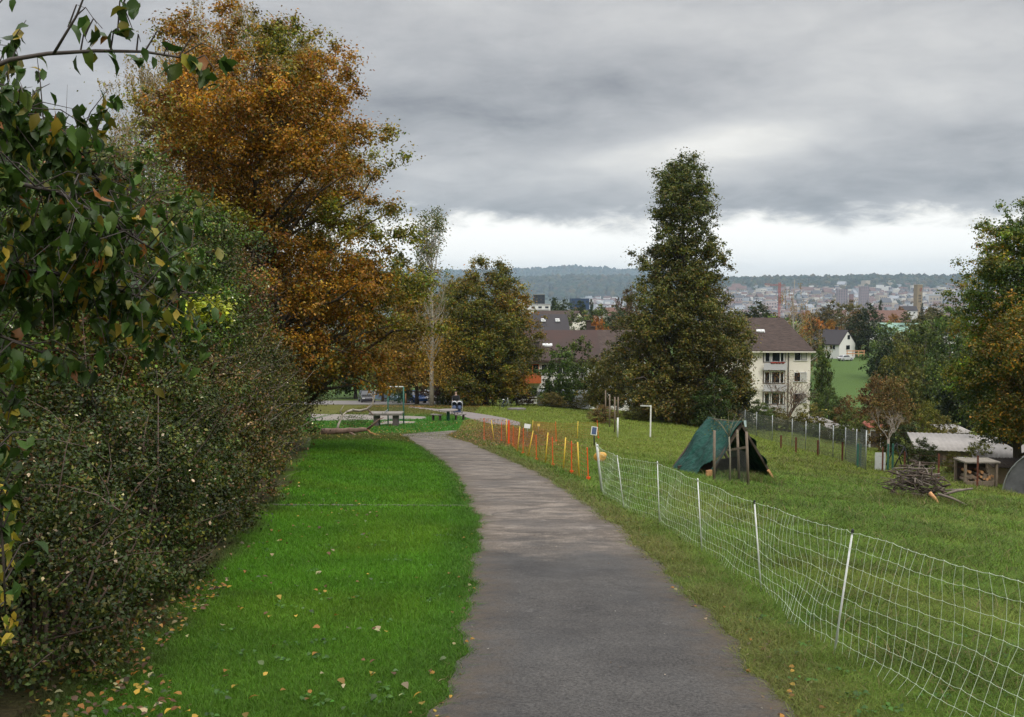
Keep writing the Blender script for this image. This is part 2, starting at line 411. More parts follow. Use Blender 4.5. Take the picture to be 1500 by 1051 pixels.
# ------------------------------------------------------------------ path edges (metres, as functions of distance)
def _edge(pts):
    w = [hit(*p) for p in pts]; w.sort(key=lambda v: v.y)
    return np.array([v.y for v in w]), np.array([v.x for v in w])
_ly, _lx = _edge([(632, 1051), (653, 997), (678, 960), (684, 900), (689, 850), (696, 800), (702, 772), (688, 743), (670, 702), (645, 677), (620, 659), (600, 645), (588, 637), (620, 633.8), (652, 632), (671, 630.8)])
_ry, _rx = _edge([(1165, 1051), (1098, 969), (1010, 870), (949, 813), (912, 776), (846, 729), (797, 696), (723, 663), (688, 649), (655, 638.5), (671, 631.5)])
_ly = np.concatenate([[-6, 2.5], _ly]); _lx = np.concatenate([[-0.1, -0.30], _lx])
_ry = np.concatenate([[-6, 2.5], _ry]); _rx = np.concatenate([[2.2, 1.55], _rx])
def XL(y): return np.interp(y, _ly, _lx)
def XR(y): return np.interp(y, _ry, _rx)
PATH_END = min(_ly[-1], _ry[-1])
def wob(y, s): return 0.035 * np.sin(y * 2.1 + s) + 0.025 * np.sin(y * 5.3 + 2 * s) + 0.018 * np.sin(y * 11.7 + 3 * s)
def HEDGE(y): return np.interp(y, [0, 4, 6.3, 9, 13, 19, 30, 42, 55], [-2.3, -2.45, -2.65, -2.9, -3.4, -4.2, -6.0, -8.3, -11.2])

def vnoise(x, y, s, seed=0):
    """cheap smooth value noise 0..1"""
    x = np.asarray(x, float) / s; y = np.asarray(y, float) / s
    xi = np.floor(x); yi = np.floor(y); fx = x - xi; fy = y - yi; fx = fx * fx * (3 - 2 * fx); fy = fy * fy * (3 - 2 * fy)
    def h(a, b):
        q = np.sin(a * 127.1 + b * 311.7 + seed * 74.7) * 43758.5453; return q - np.floor(q)
    return (h(xi, yi) * (1 - fx) + h(xi + 1, yi) * fx) * (1 - fy) + (h(xi, yi + 1) * (1 - fx) + h(xi + 1, yi + 1) * fx) * fy
def mix(a, b, t): return a + (b - a) * t[..., None]
C_ = lambda *a: np.array(a, float)
def ground_colour(x, y):
    x = np.asarray(x, float); y = np.asarray(y, float); sh = x.shape
    n1 = vnoise(x, y, 1.7, 1); n2 = vnoise(x, y, 0.6, 2); n3 = vnoise(x, y, 6, 3)
    c = np.broadcast_to(C_(.105, .175, .022), sh + (3,)).copy()
    c = mix(c, C_(.150, .160, .034), np.clip((n1 - .55) * 2.0, 0, .4)); c = mix(c, C_(.070, .135, .014), np.clip((n3 - .5) * 2, 0, .6))
    c = mix(c, C_(.150, .170, .026), sstep(24, 45, y) * .6)
    left = x < (XL(y) + XR(y)) / 2
    lawn = np.broadcast_to(C_(.060, .158, .008), sh + (3,)).copy()
    lawn = mix(lawn, C_(.080, .150, .008), np.clip((n1 - .55) * 1.6, 0, .6))
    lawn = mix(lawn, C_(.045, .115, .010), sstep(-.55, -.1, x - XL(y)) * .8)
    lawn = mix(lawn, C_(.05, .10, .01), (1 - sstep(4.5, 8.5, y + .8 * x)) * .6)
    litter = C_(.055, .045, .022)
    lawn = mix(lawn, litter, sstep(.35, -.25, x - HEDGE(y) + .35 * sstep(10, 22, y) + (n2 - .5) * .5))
    far = mix(np.broadcast_to(C_(.07, .085, .015), sh + (3,)).copy(), C_(.035, .13, .008), sstep(50, 56, y + (n1 - .5) * 6))
    far = mix(far, C_(.10, .10, .02), sstep(70, 80, y))
    lawn = mix(lawn, far, sstep(39, 43, y + 2 * (n2 - .5)))
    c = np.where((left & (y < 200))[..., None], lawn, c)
    # brown leaf-strewn patch beside the bend
    br = np.exp(-((x + .6) / 2.6) ** 2 - ((y - 50) / 9) ** 2) * (x > XR(y)); c = mix(c, C_(.12, .075, .028), np.clip(br * 1.2 * (0.5 + n2), 0, .85))
    c = mix(c, C_(.085, .150, .018), np.where(x > XR(y), np.exp(-((x - XR(y) - .7) / .6) ** 2), 0) * (y < 55) * .6)
    mg = np.exp(-((x - XR(y) - .15) / .3) ** 2) * (y < 55); c = mix(c, C_(.11, .085, .035), np.clip(mg * (.1 + n2), 0, .5))
    c = c * (.74 + .36 * n2 + .20 * vnoise(x, y, .23, 12))[..., None]
    # field beyond, valley floor
    fld = sstep(118, 150, y) * (1 - sstep(420, 520, y)); c = mix(c, C_(.080, .135, .034), fld)
    c = mix(c, C_(.05, .06, .03), sstep(430, 700, y))
    return c

def to_px(x, y, z):
    dy, dz = y, z - CAMZ; yc = dy * _cp - dz * _sp; zc = dy * _sp + dz * _cp; return 750 + F * x / yc, 525.5 - F * zc / yc
KEEP_CLEAR = [([(596, 595.6), (630, 598.5), (665, 602), (690, 604.6), (716, 608.5), (740, 613), (762, 619)], [(596, 597.6), (630, 601.2), (655, 606), (680, 611), (697, 616), (720, 622), (762, 624)]),
    ([(455, 607), (500, 607.5), (560, 608.2), (625, 611)], [(455, 617), (500, 616.5), (560, 615.8), (625, 614)]), ([(560, 617.2), (590, 617.4), (610, 618.3)], [(556, 622.5), (585, 621.8), (607, 620.3)])]
CLEAR_W = []
for up_, lo_ in KEEP_CLEAR:      # outlines of the far gravel and path pieces, on the ground
    A = [hit(*p) for p in up_]; B = [hit(*p) for p in lo_]; CLEAR_W.append((np.array([(v.x, v.y) for v in A]), np.array([(v.x, v.y) for v in B])))
def clear_mask(x, y):
    k = np.ones(len(x), bool)
    for A, B in CLEAR_W:
        a, b = A[A[:, 0].argsort()], B[B[:, 0].argsort()]; x0, x1 = max(a[0, 0], b[0, 0]), min(a[-1, 0], b[-1, 0])
        k &= ~((x > x0) & (x < x1) & (y < np.interp(x, a[:, 0], a[:, 1])) & (y > np.interp(x, b[:, 0], b[:, 1])))
    return k
def grid_axis(segs):
    out = [segs[0][0]]
    for a, b, st in segs:
        n = max(1, int(round((b - a) / st))); out += list(np.linspace(a, b, n + 1)[1:])
    return np.array(out)
def sheet(name, X, Y, Z, m, tint=None, kind='structure', smooth=True):
    ny, nx = X.shape; v = np.stack([X, Y, Z], -1).reshape(-1, 3)
    i = np.arange(ny * nx).reshape(ny, nx); q = np.stack([i[:-1, :-1], i[:-1, 1:], i[1:, 1:], i[1:, :-1]], -1).reshape(-1, 4)
    me = np_mesh(name, v, q, m, None, smooth)
    if tint is not None:
        a = me.attributes.new('tint', 'FLOAT_COLOR', 'POINT'); c = np.ones((ny * nx, 4), np.float32); c[:, :3] = tint.reshape(-1, 3); a.data.foreach_set('color', c.ravel())
    o = link_mesh(name, me); o['kind'] = kind; return o

def ground_mat():
    m = bpy.data.materials.new('grassy_ground'); m.use_nodes = True; t = m.node_tree; t.nodes.clear(); N, L, nd = nodes_of(t)
    o = nd('ShaderNodeOutputMaterial'); b = nd('ShaderNodeBsdfPrincipled', ins={'Roughness': 0.9, 'Specular IOR Level': 0.1}); L.new(b.outputs[0], o.inputs[0])
    at = nd('ShaderNodeAttribute', attribute_name='tint'); tc = nd('ShaderNodeTexCoord')
    n = nd('ShaderNodeTexNoise', ins={'Scale': 7.0, 'Detail': 8.0, 'Roughness': 0.75}); L.new(tc.outputs['Object'], n.inputs[0])
    mr = nd('ShaderNodeMapRange', ins={1: 0.25, 2: 0.75, 3: 0.36, 4: 1.15}); L.new(n.outputs[0], mr.inputs[0])
    vm = nd('ShaderNodeVectorMath', operation='SCALE'); L.new(at.outputs[0], vm.inputs[0]); L.new(mr.outputs[0], vm.inputs['Scale']); L.new(vm.outputs[0], b.inputs['Base Color'])
    n2 = nd('ShaderNodeTexNoise', ins={'Scale': 22.0, 'Detail': 5.0}); L.new(tc.outputs['Object'], n2.inputs[0])
    bp = nd('ShaderNodeBump', ins={'Strength': 0.8, 'Distance': 0.05}); L.new(n2.outputs[0], bp.inputs['Height']); L.new(bp.outputs[0], b.inputs['Normal'])
    return m
xs = grid_axis([(-8000, -2000, 600), (-2000, -400, 160), (-400, -60, 20), (-60, -16, 2.5), (-16, 22, .3), (22, 60, 1.2), (60, 400, 17), (400, 2000, 160), (2000, 8000, 600)])
ys = grid_axis([(-50, -6, 4), (-6, 1, .8), (1, 46, .3), (46, 100, .8), (100, 200, 4), (200, 520, 16), (520, 1500, 70), (1500, 12000, 500)])
X, Y = np.meshgrid(xs, ys); sheet('ground', X, Y, H(X, Y), ground_mat(), ground_colour(X, Y))

# asphalt path: dark damp asphalt near, older worn grey further on, cracks, patches, grit
def path_mat():
    m = bpy.data.materials.new('asphalt_path'); m.use_nodes = True; t = m.node_tree; t.nodes.clear(); N, L, nd = nodes_of(t)
    o = nd('ShaderNodeOutputMaterial'); b = nd('ShaderNodeBsdfPrincipled', ins={'Roughness': 0.8, 'Specular IOR Level': 0.25}); L.new(b.outputs[0], o.inputs[0])
    tc = nd('ShaderNodeTexCoord'); P_ = tc.outputs['Object']
    def noise(s, d=5, r=.6, sc=None, dist=0):
        src = P_
        if sc: mp = nd('ShaderNodeMapping', ins={'Scale': sc}); L.new(P_, mp.inputs[0]); src = mp.outputs[0]
        n = nd('ShaderNodeTexNoise', ins={'Scale': s, 'Detail': d, 'Roughness': r, 'Distortion': dist}); L.new(src, n.inputs[0]); return n.outputs[0]
    def mr(src, a, b_, c=0., d=1.):
        n = nd('ShaderNodeMapRange', ins={1: a, 2: b_, 3: c, 4: d}); L.new(src, n.inputs[0]); return n.outputs[0]
    def mixc(f, a, b_):
        n = nd('ShaderNodeMix', data_type='RGBA')
        (L.new(f, n.inputs[0]) if not isinstance(f, float) else setattr(n.inputs[0], 'default_value', f))
        for i, v in ((6, a), (7, b_)):
            if isinstance(v, tuple): n.inputs[i].default_value = (*v, 1)
            else: L.new(v, n.inputs[i])
        return n.outputs[2]
    def mul(a, b_):
        n = nd('ShaderNodeMath', operation='MULTIPLY')
        for i, v in ((0, a), (1, b_)):
            if isinstance(v, float): n.inputs[i].default_value = v
            else: L.new(v, n.inputs[i])
        return n.outputs[0]
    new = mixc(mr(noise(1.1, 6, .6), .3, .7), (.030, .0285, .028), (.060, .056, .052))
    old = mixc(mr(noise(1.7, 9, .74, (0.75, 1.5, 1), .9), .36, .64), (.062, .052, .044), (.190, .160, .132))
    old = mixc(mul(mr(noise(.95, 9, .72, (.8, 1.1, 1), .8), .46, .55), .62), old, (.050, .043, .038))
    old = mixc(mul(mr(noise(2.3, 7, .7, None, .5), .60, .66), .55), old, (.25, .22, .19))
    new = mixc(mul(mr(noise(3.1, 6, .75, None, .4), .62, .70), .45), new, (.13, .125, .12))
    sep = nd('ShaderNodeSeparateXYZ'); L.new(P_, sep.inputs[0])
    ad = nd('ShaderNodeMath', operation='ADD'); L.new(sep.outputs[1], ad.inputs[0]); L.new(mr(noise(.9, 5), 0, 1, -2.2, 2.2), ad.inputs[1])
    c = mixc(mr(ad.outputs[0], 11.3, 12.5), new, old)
    gr = noise(48, 6, .85); c2 = nd('ShaderNodeVectorMath', operation='SCALE'); L.new(c, c2.inputs[0]); L.new(mr(gr, .38, .62, .35, 1.8), c2.inputs['Scale']); c = c2.outputs[0]
    vo = nd('ShaderNodeTexVoronoi', feature='DISTANCE_TO_EDGE', ins={'Scale': 0.55}); 
    nn = nd('ShaderNodeTexNoise', ins={'Scale': 2.5, 'Detail': 4.0}); L.new(P_, nn.inputs[0]); vma = nd('ShaderNodeVectorMath', operation='MULTIPLY_ADD', ins={1: (0.8, 0.8, 0)}); L.new(nn.outputs[1], vma.inputs[0]); L.new(P_, vma.inputs[2]); L.new(vma.outputs[0], vo.inputs[0])
    c = mixc(mul(mr(vo.outputs[0], .0, .012, 1., 0.), mr(noise(.7, 3), .5, .6)), c, (.03, .028, .026))
    # soil and dust washed on at both edges (attribute edge: 0 middle, 1 rim)
    at = nd('ShaderNodeAttribute', attribute_name='edge')
    c = mixc(mul(mr(at.outputs['Fac'], .55, 1.0), mr(noise(5, 6, .7), .35, .62)), c, (.075, .055, .036))
    L.new(c, b.inputs['Base Color'])
    # damp sheen in patches
    L.new(mr(noise(.8, 4), .35, .65, .55, .9), b.inputs['Roughness'])
    bp = nd('ShaderNodeBump', ins={'Strength': 0.55, 'Distance': 0.01}); L.new(gr, bp.inputs['Height']); L.new(bp.outputs[0], b.inputs['Normal'])
    return m
py_ = np.concatenate([np.arange(-6, 3, .4), np.arange(3, 30, .12), np.arange(30, PATH_END - .05, .25), [PATH_END]])
U, YY = np.meshgrid(np.linspace(0, 1, 25), py_)
XX = (XL(YY) + wob(YY, 1)) * (1 - U) + (XR(YY) + wob(YY, 4)) * U
ZZ = H(XX, YY) + 0.014 + 0.012 * (1 - (2 * U - 1) ** 2)
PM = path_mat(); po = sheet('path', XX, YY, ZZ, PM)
a = po.data.attributes.new('edge', 'FLOAT', 'POINT'); a.data.foreach_set('value', np.abs(2 * U - 1).astype(np.float32).ravel())

def px_strip(name, up, lo, m, nx=60, ny=8, off=0.014):
    up = np.array(up, float); lo = np.array(lo, float)
    t = np.linspace(0, 1, nx)
    def at(p, t): s = np.linspace(0, 1, len(p)); return np.interp(t, s, p[:, 0]), np.interp(t, s, p[:, 1])
    A = [hit(x, y) for x, y in zip(*at(up, t))]; B = [hit(x, y) for x, y in zip(*at(lo, t))]
    XX = np.zeros((ny, nx)); YY = XX.copy()
    for j in range(ny):
        f = j / (ny - 1)
        for i in range(nx): XX[j, i] = B[i].x * (1 - f) + A[i].x * f; YY[j, i] = B[i].y * (1 - f) + A[i].y * f
    return sheet(name, XX, YY, H(XX, YY) + off, m)
FARP = mat('worn_path_surface', (.13, .115, .11), .9, col2=(.19, .165, .155), nscale=.8, bump=.3)
SANDP = mat('gravel_surface', (.15, .135, .12), .95, col2=(.21, .19, .165), nscale=1.5, bump=.4)
px_strip('path_beyond_bend', [(596, 595.6), (630, 598.5), (665, 602), (690, 604.6), (716, 608.5), (740, 613), (762, 619)],
         [(596, 597.6), (630, 601.2), (655, 606), (680, 611), (697, 616), (720, 622), (762, 624)], FARP)
px_strip('playground_gravel', [(455, 607), (500, 607.5), (560, 608.2), (625, 611)], [(455, 617), (500, 616.5), (560, 615.8), (625, 614)], SANDP)
px_strip('concrete_pad', [(560, 617.2), (590, 617.4), (610, 618.3)], [(556, 622.5), (585, 621.8), (607, 620.3)], SANDP, 20, 5, .02)
LOT = mat('parking_asphalt', (.12, .11, .105), .9, col2=(.17, .155, .145), nscale=.5, bump=.2)
yy = np.linspace(106, 131, 14); X, Y = np.meshgrid(np.linspace(-34, -7.6, 20), yy); sheet('parking_lot', X, Y, H(X, Y) + .02, LOT)

# stone edging strip across the lawn
mb = MB(); pts = [hit(px, 741 + .0045 * (px - 412) + (.35 if i % 2 else 0)) for i, px in enumerate(range(398, 690, 22))]
for a_, b_ in zip(pts[:-1], pts[1:]): mb.beam(a_ + Vector((0, 0, -.004)), b_ - (b_ - a_) * .03 + Vector((0, 0, -.012)), .04, .07)
o = mb.build('lawn_edging', mat('edging_stone', (.11, .105, .085), .9, noise=.4, nscale=3, bump=.4), bevel=.006)
tag(o, 'thin pale concrete edging strip laid across the bright green lawn', 'edging strip')

# ------------------------------------------------------------------ far hills
FOREST = mat('forest_slope', (.018, .030, .018), .95, col2=(.050, .052, .022), nscale=.006, coords='Object')
def ridge(name, d0, d1, prof, pxs, crest_px, base=-60., back=900, mm=None, rough=8., pw=1.0):
    """hillside rising from d0 to the crest at d1; crest_px = picture heights along pxs at distance d1"""
    px = np.linspace(pxs[0], pxs[-1], 150); cr = np.interp(px, pxs, crest_px)
    ds = np.concatenate([np.linspace(d0, d1, 40), np.linspace(d1, d1 + back, 8)[1:]])
    XX = np.zeros((len(ds), len(px))); YY = XX.copy(); ZZ = XX.copy()
    for i, (p, c) in enumerate(zip(px, cr)):
        zc = P(p, c, d1).z
        for j, d in enumerate(ds):
            f = (d - d0) / (d1 - d0); k = np.interp(f, [q[0] for q in prof], [q[1] for q in prof]) if f <= 1 else 1 - ((d - d1) / back) ** 2 * .8
            XX[j, i] = (p - 750) / F * d; YY[j, i] = d; ZZ[j, i] = base - 3 + (zc - base + 3) * k
    ZZ += rough * (vnoise(XX, YY, 260, 5) - .5) * np.clip((ZZ - base) / 60, 0, 1) * 2
    sheet(name, XX, YY, ZZ, mm or FOREST); return XX, YY, ZZ
R1 = ridge('hill_far', 7400, 9200, [(0, 0), (.4, .45), (1, 1)], [300, 560, 700, 780, 800, 830, 860, 900, 940, 1100], [402, 400, 398, 395.5, 394.5, 393.8, 394.5, 396, 397, 412])
R2 = ridge('hill_wooded', 4300, 6000, [(0, 0), (.3, .30), (.7, .75), (1, 1)], [300, 560, 640, 760, 800, 850, 900, 940, 1120], [402, 404, 409, 410, 408, 407, 408, 410, 424])
R3 = ridge('hill_city', 2900, 4700, [(0, 0), (.72, .64), (1, 1)], [925, 980, 1065, 1120, 1200, 1260, 1300, 1400, 1700], [424, 416, 410.5, 410, 409.5, 407.6, 406.8, 407.5, 404],
           mm=mat('hillside_gardens', (.03, .045, .025), .95, col2=(.07, .07, .045), nscale=.01), rough=5)
def ridge_z(R, x, y):
    XX, YY, ZZ = R; d = y; j = np.clip(np.searchsorted(YY[:, 0], d) - 1, 0, len(YY) - 2); f = (d - YY[j, 0]) / (YY[j + 1, 0] - YY[j, 0])
    u = x / d; us = XX[0] / YY[0, 0]
    return np.interp(u, us, ZZ[j]) * (1 - f) + np.interp(u, us, ZZ[j + 1]) * f
# woods on the ridges: low crowns merged into one wood per ridge
def wood(name, R, n, dr, pxr, size, seed, cols, label):
    rng = np.random.default_rng(seed); t = (1 + 5 ** .5) / 2
    iv = np.array([(-1, t, 0), (1, t, 0), (-1, -t, 0), (1, -t, 0), (0, -1, t), (0, 1, t), (0, -1, -t), (0, 1, -t), (t, 0, -1), (t, 0, 1), (-t, 0, -1), (-t, 0, 1)], float); iv /= np.linalg.norm(iv[0])
    it = np.array([(0, 11, 5), (0, 5, 1), (0, 1, 7), (0, 7, 10), (0, 10, 11), (1, 5, 9), (5, 11, 4), (11, 10, 2), (10, 7, 6), (7, 1, 8), (3, 9, 4), (3, 4, 2), (3, 2, 6), (3, 6, 8), (3, 8, 9), (4, 9, 5), (2, 4, 11), (6, 2, 10), (8, 6, 7), (9, 8, 1)])
    d = rng.uniform(*dr, n); px = rng.uniform(*pxr, n); x = (px - 750) / F * d
    z = np.array([ridge_z(R, a, b) for a, b in zip(x, d)])
    s = size * rng.uniform(.6, 1.5, n); zs = rng.uniform(.8, 1.7, n)
    v = iv[None] * np.stack([s, s, s * zs], 1)[:, None] * rng.uniform(.8, 1.2, (n, 12, 1)); v += np.stack([x, d, z + s * .35], 1)[:, None]
    f = it[None] + (np.arange(n) * 12)[:, None, None]
    col = np.repeat(palette_cols(rng, cols, n, .25), 20, 0)
    me = np_mesh(name, v.reshape(-1, 3), np.zeros((0, 4), int), SOLIDT, col, tris=f.reshape(-1, 3)); o = link_mesh(name, me); tag(o, label, 'wood', kind='stuff')
FC = [((.012, .026, .012), 4), ((.03, .035, .012), 3), ((.055, .040, .012), 1.5), ((.015, .02, .014), 2)]
wood('wood_far', R1, 2600, (8600, 9300), (480, 1080), 15, 1, FC, 'hazy blue wood along the crest of the farthest hill')
wood('wood', R2, 5200, (4900, 6100), (480, 1080), 13, 2, FC, 'blue-green wood covering the nearer hill on the left')
wood('wood_ridge', R3, 5200, (4180, 4760), (940, 1620), 10, 3, FC, 'dark wood along the ridge above the city')
wood('city_trees', R3, 3000, (2950, 4300), (940, 1620), 7, 4, FC + [((.07, .04, .01), 1)], 'scattered trees between the houses of the far city')
# ------------------------------------------------------------------ grass
def blades(name, rng, x, y, h, w, label, dark=1.0, brown=0.0, upright=.35, var=.24):
    k = clear_mask(x, y); x, y = x[k], y[k]; h = h[k] if np.ndim(h) else h; w = w[k] if np.ndim(w) else w
    n = len(x); z = H(x, y); th = rng.uniform(0, 2 * np.pi, n); h = h * (.55 + .9 * rng.random(n)); w = w * (.7 + .6 * rng.random(n))
    s = np.stack([np.cos(th), np.sin(th), np.zeros(n)], 1); lean = rng.standard_normal((n, 2)) * upright; 
    b = np.stack([x, y, z - .004], 1); L = np.stack([lean[:, 0], lean[:, 1], np.ones(n)], 1)
    m1 = b + L * (h * .55)[:, None]; tip = b + L * h[:, None] * [1, 1, 1] + np.stack([lean[:, 0], lean[:, 1], -.25 * np.hypot(lean[:, 0], lean[:, 1])], 1) * (h * .9)[:, None]
    W = w[:, None]; v = np.stack([b - s * W * .5, b + s * W * .5, m1 + s * W * .38, m1 - s * W * .38, tip], 1).reshape(-1, 3)
    k = (np.arange(n) * 5)[:, None]; q = k + np.array([[0, 1, 2, 3]]); t = k + np.array([[3, 2, 4]])
    c = ground_colour(x, y) * dark * (1 + var * rng.standard_normal((n, 1))) * (1 + .07 * rng.standard_normal((n, 3)))
    if brown: c = np.where(rng.random((n, 1)) < brown, C_(.17, .14, .06) * (.6 + .6 * rng.random((n, 1))), c)
    c = np.clip(c, .003, .6); me = np_mesh(name, v, q, GRASS, np.concatenate([c, c]), tris=t); o = link_mesh(name, me); tag(o, label, 'grass', kind='stuff')
def sample_view(rng, n, y0, y1, power, xf):
    """points with density falling off with distance"""
    u = rng.random(n); e = 1 - power
    y = (y0 ** e + u * (y1 ** e - y0 ** e)) ** (1 / e) if abs(e) > 1e-3 else y0 * (y1 / y0) ** u
    return y
rng = np.random.default_rng(11)
def spread(n, y0, y1, left, right, power=.8):
    y = sample_view(rng, n, y0, y1, power, None); a, b = left(y), right(y); x = a + rng.random(n) * (b - a)
    return x, y
lw = lambda y: (y / 8.0) ** .55
# lawn left of the path
x, y = spread(210000, 3.2, 16, lambda y: np.maximum(HEDGE(y) - .2, -.56 * y), lambda y: XL(y) + .03 + wob(y, 1))
blades('lawn_grass', rng, x, y, .042 * lw(y), .0042 * lw(y), 'short bright green mown lawn between the hedge and the path', 1.12)
x, y = spread(90000, 16, 46, lambda y: HEDGE(y) - .2, lambda y: XL(y) + .03 + wob(y, 1))
blades('lawn_grass', rng, x, y, .05 * (y / 16) ** .4, .010 * (y / 16) ** .7, 'bright green lawn beyond the pale edging strip', 1.12)
# meadow right of the path
x, y = spread(230000, 3.2, 14, lambda y: XR(y) - .03 + wob(y, 4), lambda y: .72 * y + .8)
cl = vnoise(x, y, .35, 7); blades('meadow_grass', rng, x, y, (.05 + .07 * np.clip(cl - .45, 0, 1)) * lw(y), .0045 * lw(y), 'uneven olive meadow grass close to the white net fence', 1.1, .10, .6)
x, y = spread(180000, 14, 40, lambda y: XR(y) - .03 + wob(y, 4), lambda y: .70 * y)
cl = vnoise(x, y, .6, 8); blades('meadow_grass', rng, x, y, (.06 + .14 * np.clip(cl - .5, 0, 1)) * (y / 14) ** .3, .009 * (y / 14) ** .8, 'olive meadow grass round the tarpaulin shelter', 1.1, .10, .6)
x, y = spread(170000, 40, 100, lambda y: np.where(y < PATH_END, XR(np.minimum(y, PATH_END)), -14), lambda y: np.minimum(.66 * y, 36))
blades('meadow_grass', rng, x, y, .09 * (y / 40) ** .5, .019 * (y / 40) ** .9, 'far slope of yellowish meadow grass below the trees', 1.08, .05, .6, .15)
x, y = spread(30000, 46, 72, lambda y: -.36 * y, lambda y: -.02 * y)
blades('park_grass', rng, x, y, .055, .02, 'park lawn round the stone table tennis table', 1.1)

for k_ in range(9):        # tussocks of ranker grass
    n_ = 26; cy = sample_view(rng, n_, 5.5, 60, .8, None); cx = cy * rng.uniform(.22, .54, n_); cx = np.maximum(cx, XR(np.minimum(cy, PATH_END)) + 1.3)
    m_ = 110; s_ = .10 + .012 * cy; x = (cx[:, None] + rng.normal(0, 1, (n_, m_)) * s_[:, None] * 1.3).ravel(); y = (cy[:, None] + rng.normal(0, 1, (n_, m_)) * s_[:, None]).ravel()
    if k_ == 0: TX, TY = [], []
    TX.append(x); TY.append(y)
x = np.concatenate(TX); y = np.concatenate(TY); blades('grass_tussocks', rng, x, y, .09 * (y / 6) ** .35, .006 * (y / 6) ** .8, 'darker tussocks of taller grass dotted over the meadow', .62, .12, .6)
def edge_pts(n, y0, y1, fn, w0, w1, power=.7):
    y = sample_view(rng, n, y0, y1, power, None); return fn(y) + rng.uniform(w0, w1, n), y
x1, y1 = edge_pts(9000, 3.2, 40, lambda y: XR(y) + wob(y, 4), -.10, .10)
x2, y2 = edge_pts(6000, 3.2, 40, lambda y: XL(y) + wob(y, 1), -.06, .07)
x = np.concatenate([x1, x2]); y = np.concatenate([y1, y2])
blades('verge_grass', rng, x, y, .035 * lw(y), .006 * lw(y), 'ragged grass creeping over both path edges', .95, .22, 1.0)

# fallen leaves and grit
def litter(name, n, xy, size, pal, label, lift=.012, cat='leaves'):
    x, y = xy; n = len(x); Cc = np.stack([x, y, H(x, y) + lift], 1)
    v, q, tr, rep = leaf_geo(rng, Cc, np.full(n, 1.0) * size, up=2.2, aspect=.75, fine=True)
    c = palette_cols(rng, pal, n, .3); me = np_mesh(name, v, q, LEAF, np.tile(c, (rep, 1)), tris=tr); tag(link_mesh(name, me), label, cat, kind='stuff')
YEL = [((.34, .22, .03), 3), ((.26, .12, .02), 3), ((.12, .06, .025), 3), ((.30, .26, .14), 2)]
x, y = spread(230, 3.5, 20, lambda y: HEDGE(y) - .2, lambda y: np.minimum(XL(y), HEDGE(y) + 1.6 + .5 * (8 - np.minimum(y, 8))), 1.0)
litter('fallen_leaves', 0, (x, y), .05, YEL + [((.06, .10, .03), 3)], 'yellow and brown fallen leaves on the grass beside the hedge', .045)
x, y = spread(22, 4, 30, lambda y: HEDGE(y), lambda y: XL(y), .6); litter('fallen_leaves', 0, (x, y), .05, YEL, 'few autumn leaves lying loose on the bright lawn', .045)
x1, y1 = edge_pts(170, 4, 50, XL, -.15, .10); x2, y2 = edge_pts(420, 4, 50, XR, -.12, .3)
litter('fallen_leaves', 0, (np.concatenate([x1, x2]), np.concatenate([y1, y2])), .034, YEL + [((.10, .07, .04), 5)], 'small dry leaves gathered along both edges of the path', .02)
y = rng.uniform(4, 45, 260); x = XL(y) + rng.random(260) ** 1.0 * (XR(y) - XL(y)); litter('path_grit', 0, (x, y), .014, [((.26, .24, .2), 3), ((.12, .08, .04), 2)], 'tiny pale crumbs and leaf bits scattered on the asphalt', .03, 'debris')
y = rng.uniform(40, 62, 2600); x = XR(np.minimum(y, PATH_END)) + rng.normal(1.6, 1.7, 2600); k = (x > XR(np.minimum(y, PATH_END))); litter('fallen_leaves', 0, (x[k], y[k]), .085, [((.16, .07, .02), 4), ((.30, .15, .03), 2), ((.09, .05, .025), 3)], 'rusty brown leaf carpet on the grass beside the bend', .06)
y = rng.uniform(41, 66, 1500); x = rng.uniform(-13, -1, 1500); k = ~((x > XL(np.minimum(y, PATH_END))) & (y < PATH_END)); litter('fallen_leaves', 0, (x[k], y[k]), .08, YEL, 'fallen leaves under the trees round the fallen branch', .05)
y = rng.uniform(92, 100, 1200); x = rng.uniform(-14, -2, 1200); litter('fallen_leaves', 0, (x, y), .16, [((.28, .14, .03), 3), ((.18, .09, .03), 3)], 'orange leaf strip under the pale slender tree', .06)

# rosettes of broad leaved weeds in the lawn and meadow
x, y = spread(70, 3.6, 16, lambda y: HEDGE(y) - .1, lambda y: XL(y) - .1, .9); x2, y2 = spread(80, 4.5, 18, lambda y: XR(y) + .1, lambda y: .55 * y, .9)
x = np.repeat(np.concatenate([x, x2]), 9); y = np.repeat(np.concatenate([y, y2]), 9); x = x + rng.normal(0, .045, len(x)); y = y + rng.normal(0, .045, len(y))
litter('lawn_weeds', 0, (x, y), .034, [((.030, .085, .008), 4), ((.045, .12, .010), 3)], 'broad leaved weeds dotted through the lawn and the meadow edge', .030, 'weeds')
x, y = spread(700, 3.4, 9.5, lambda y: HEDGE(y) - .2, lambda y: HEDGE(y) + .25 + np.maximum(0, 6.5 - y) * .55, .6)
litter('fallen_leaves', 0, (x, y), .045, YEL + [((.05, .08, .02), 3), ((.07, .045, .025), 4)], 'dull fallen leaves and litter at the near foot of the hedge', .05)

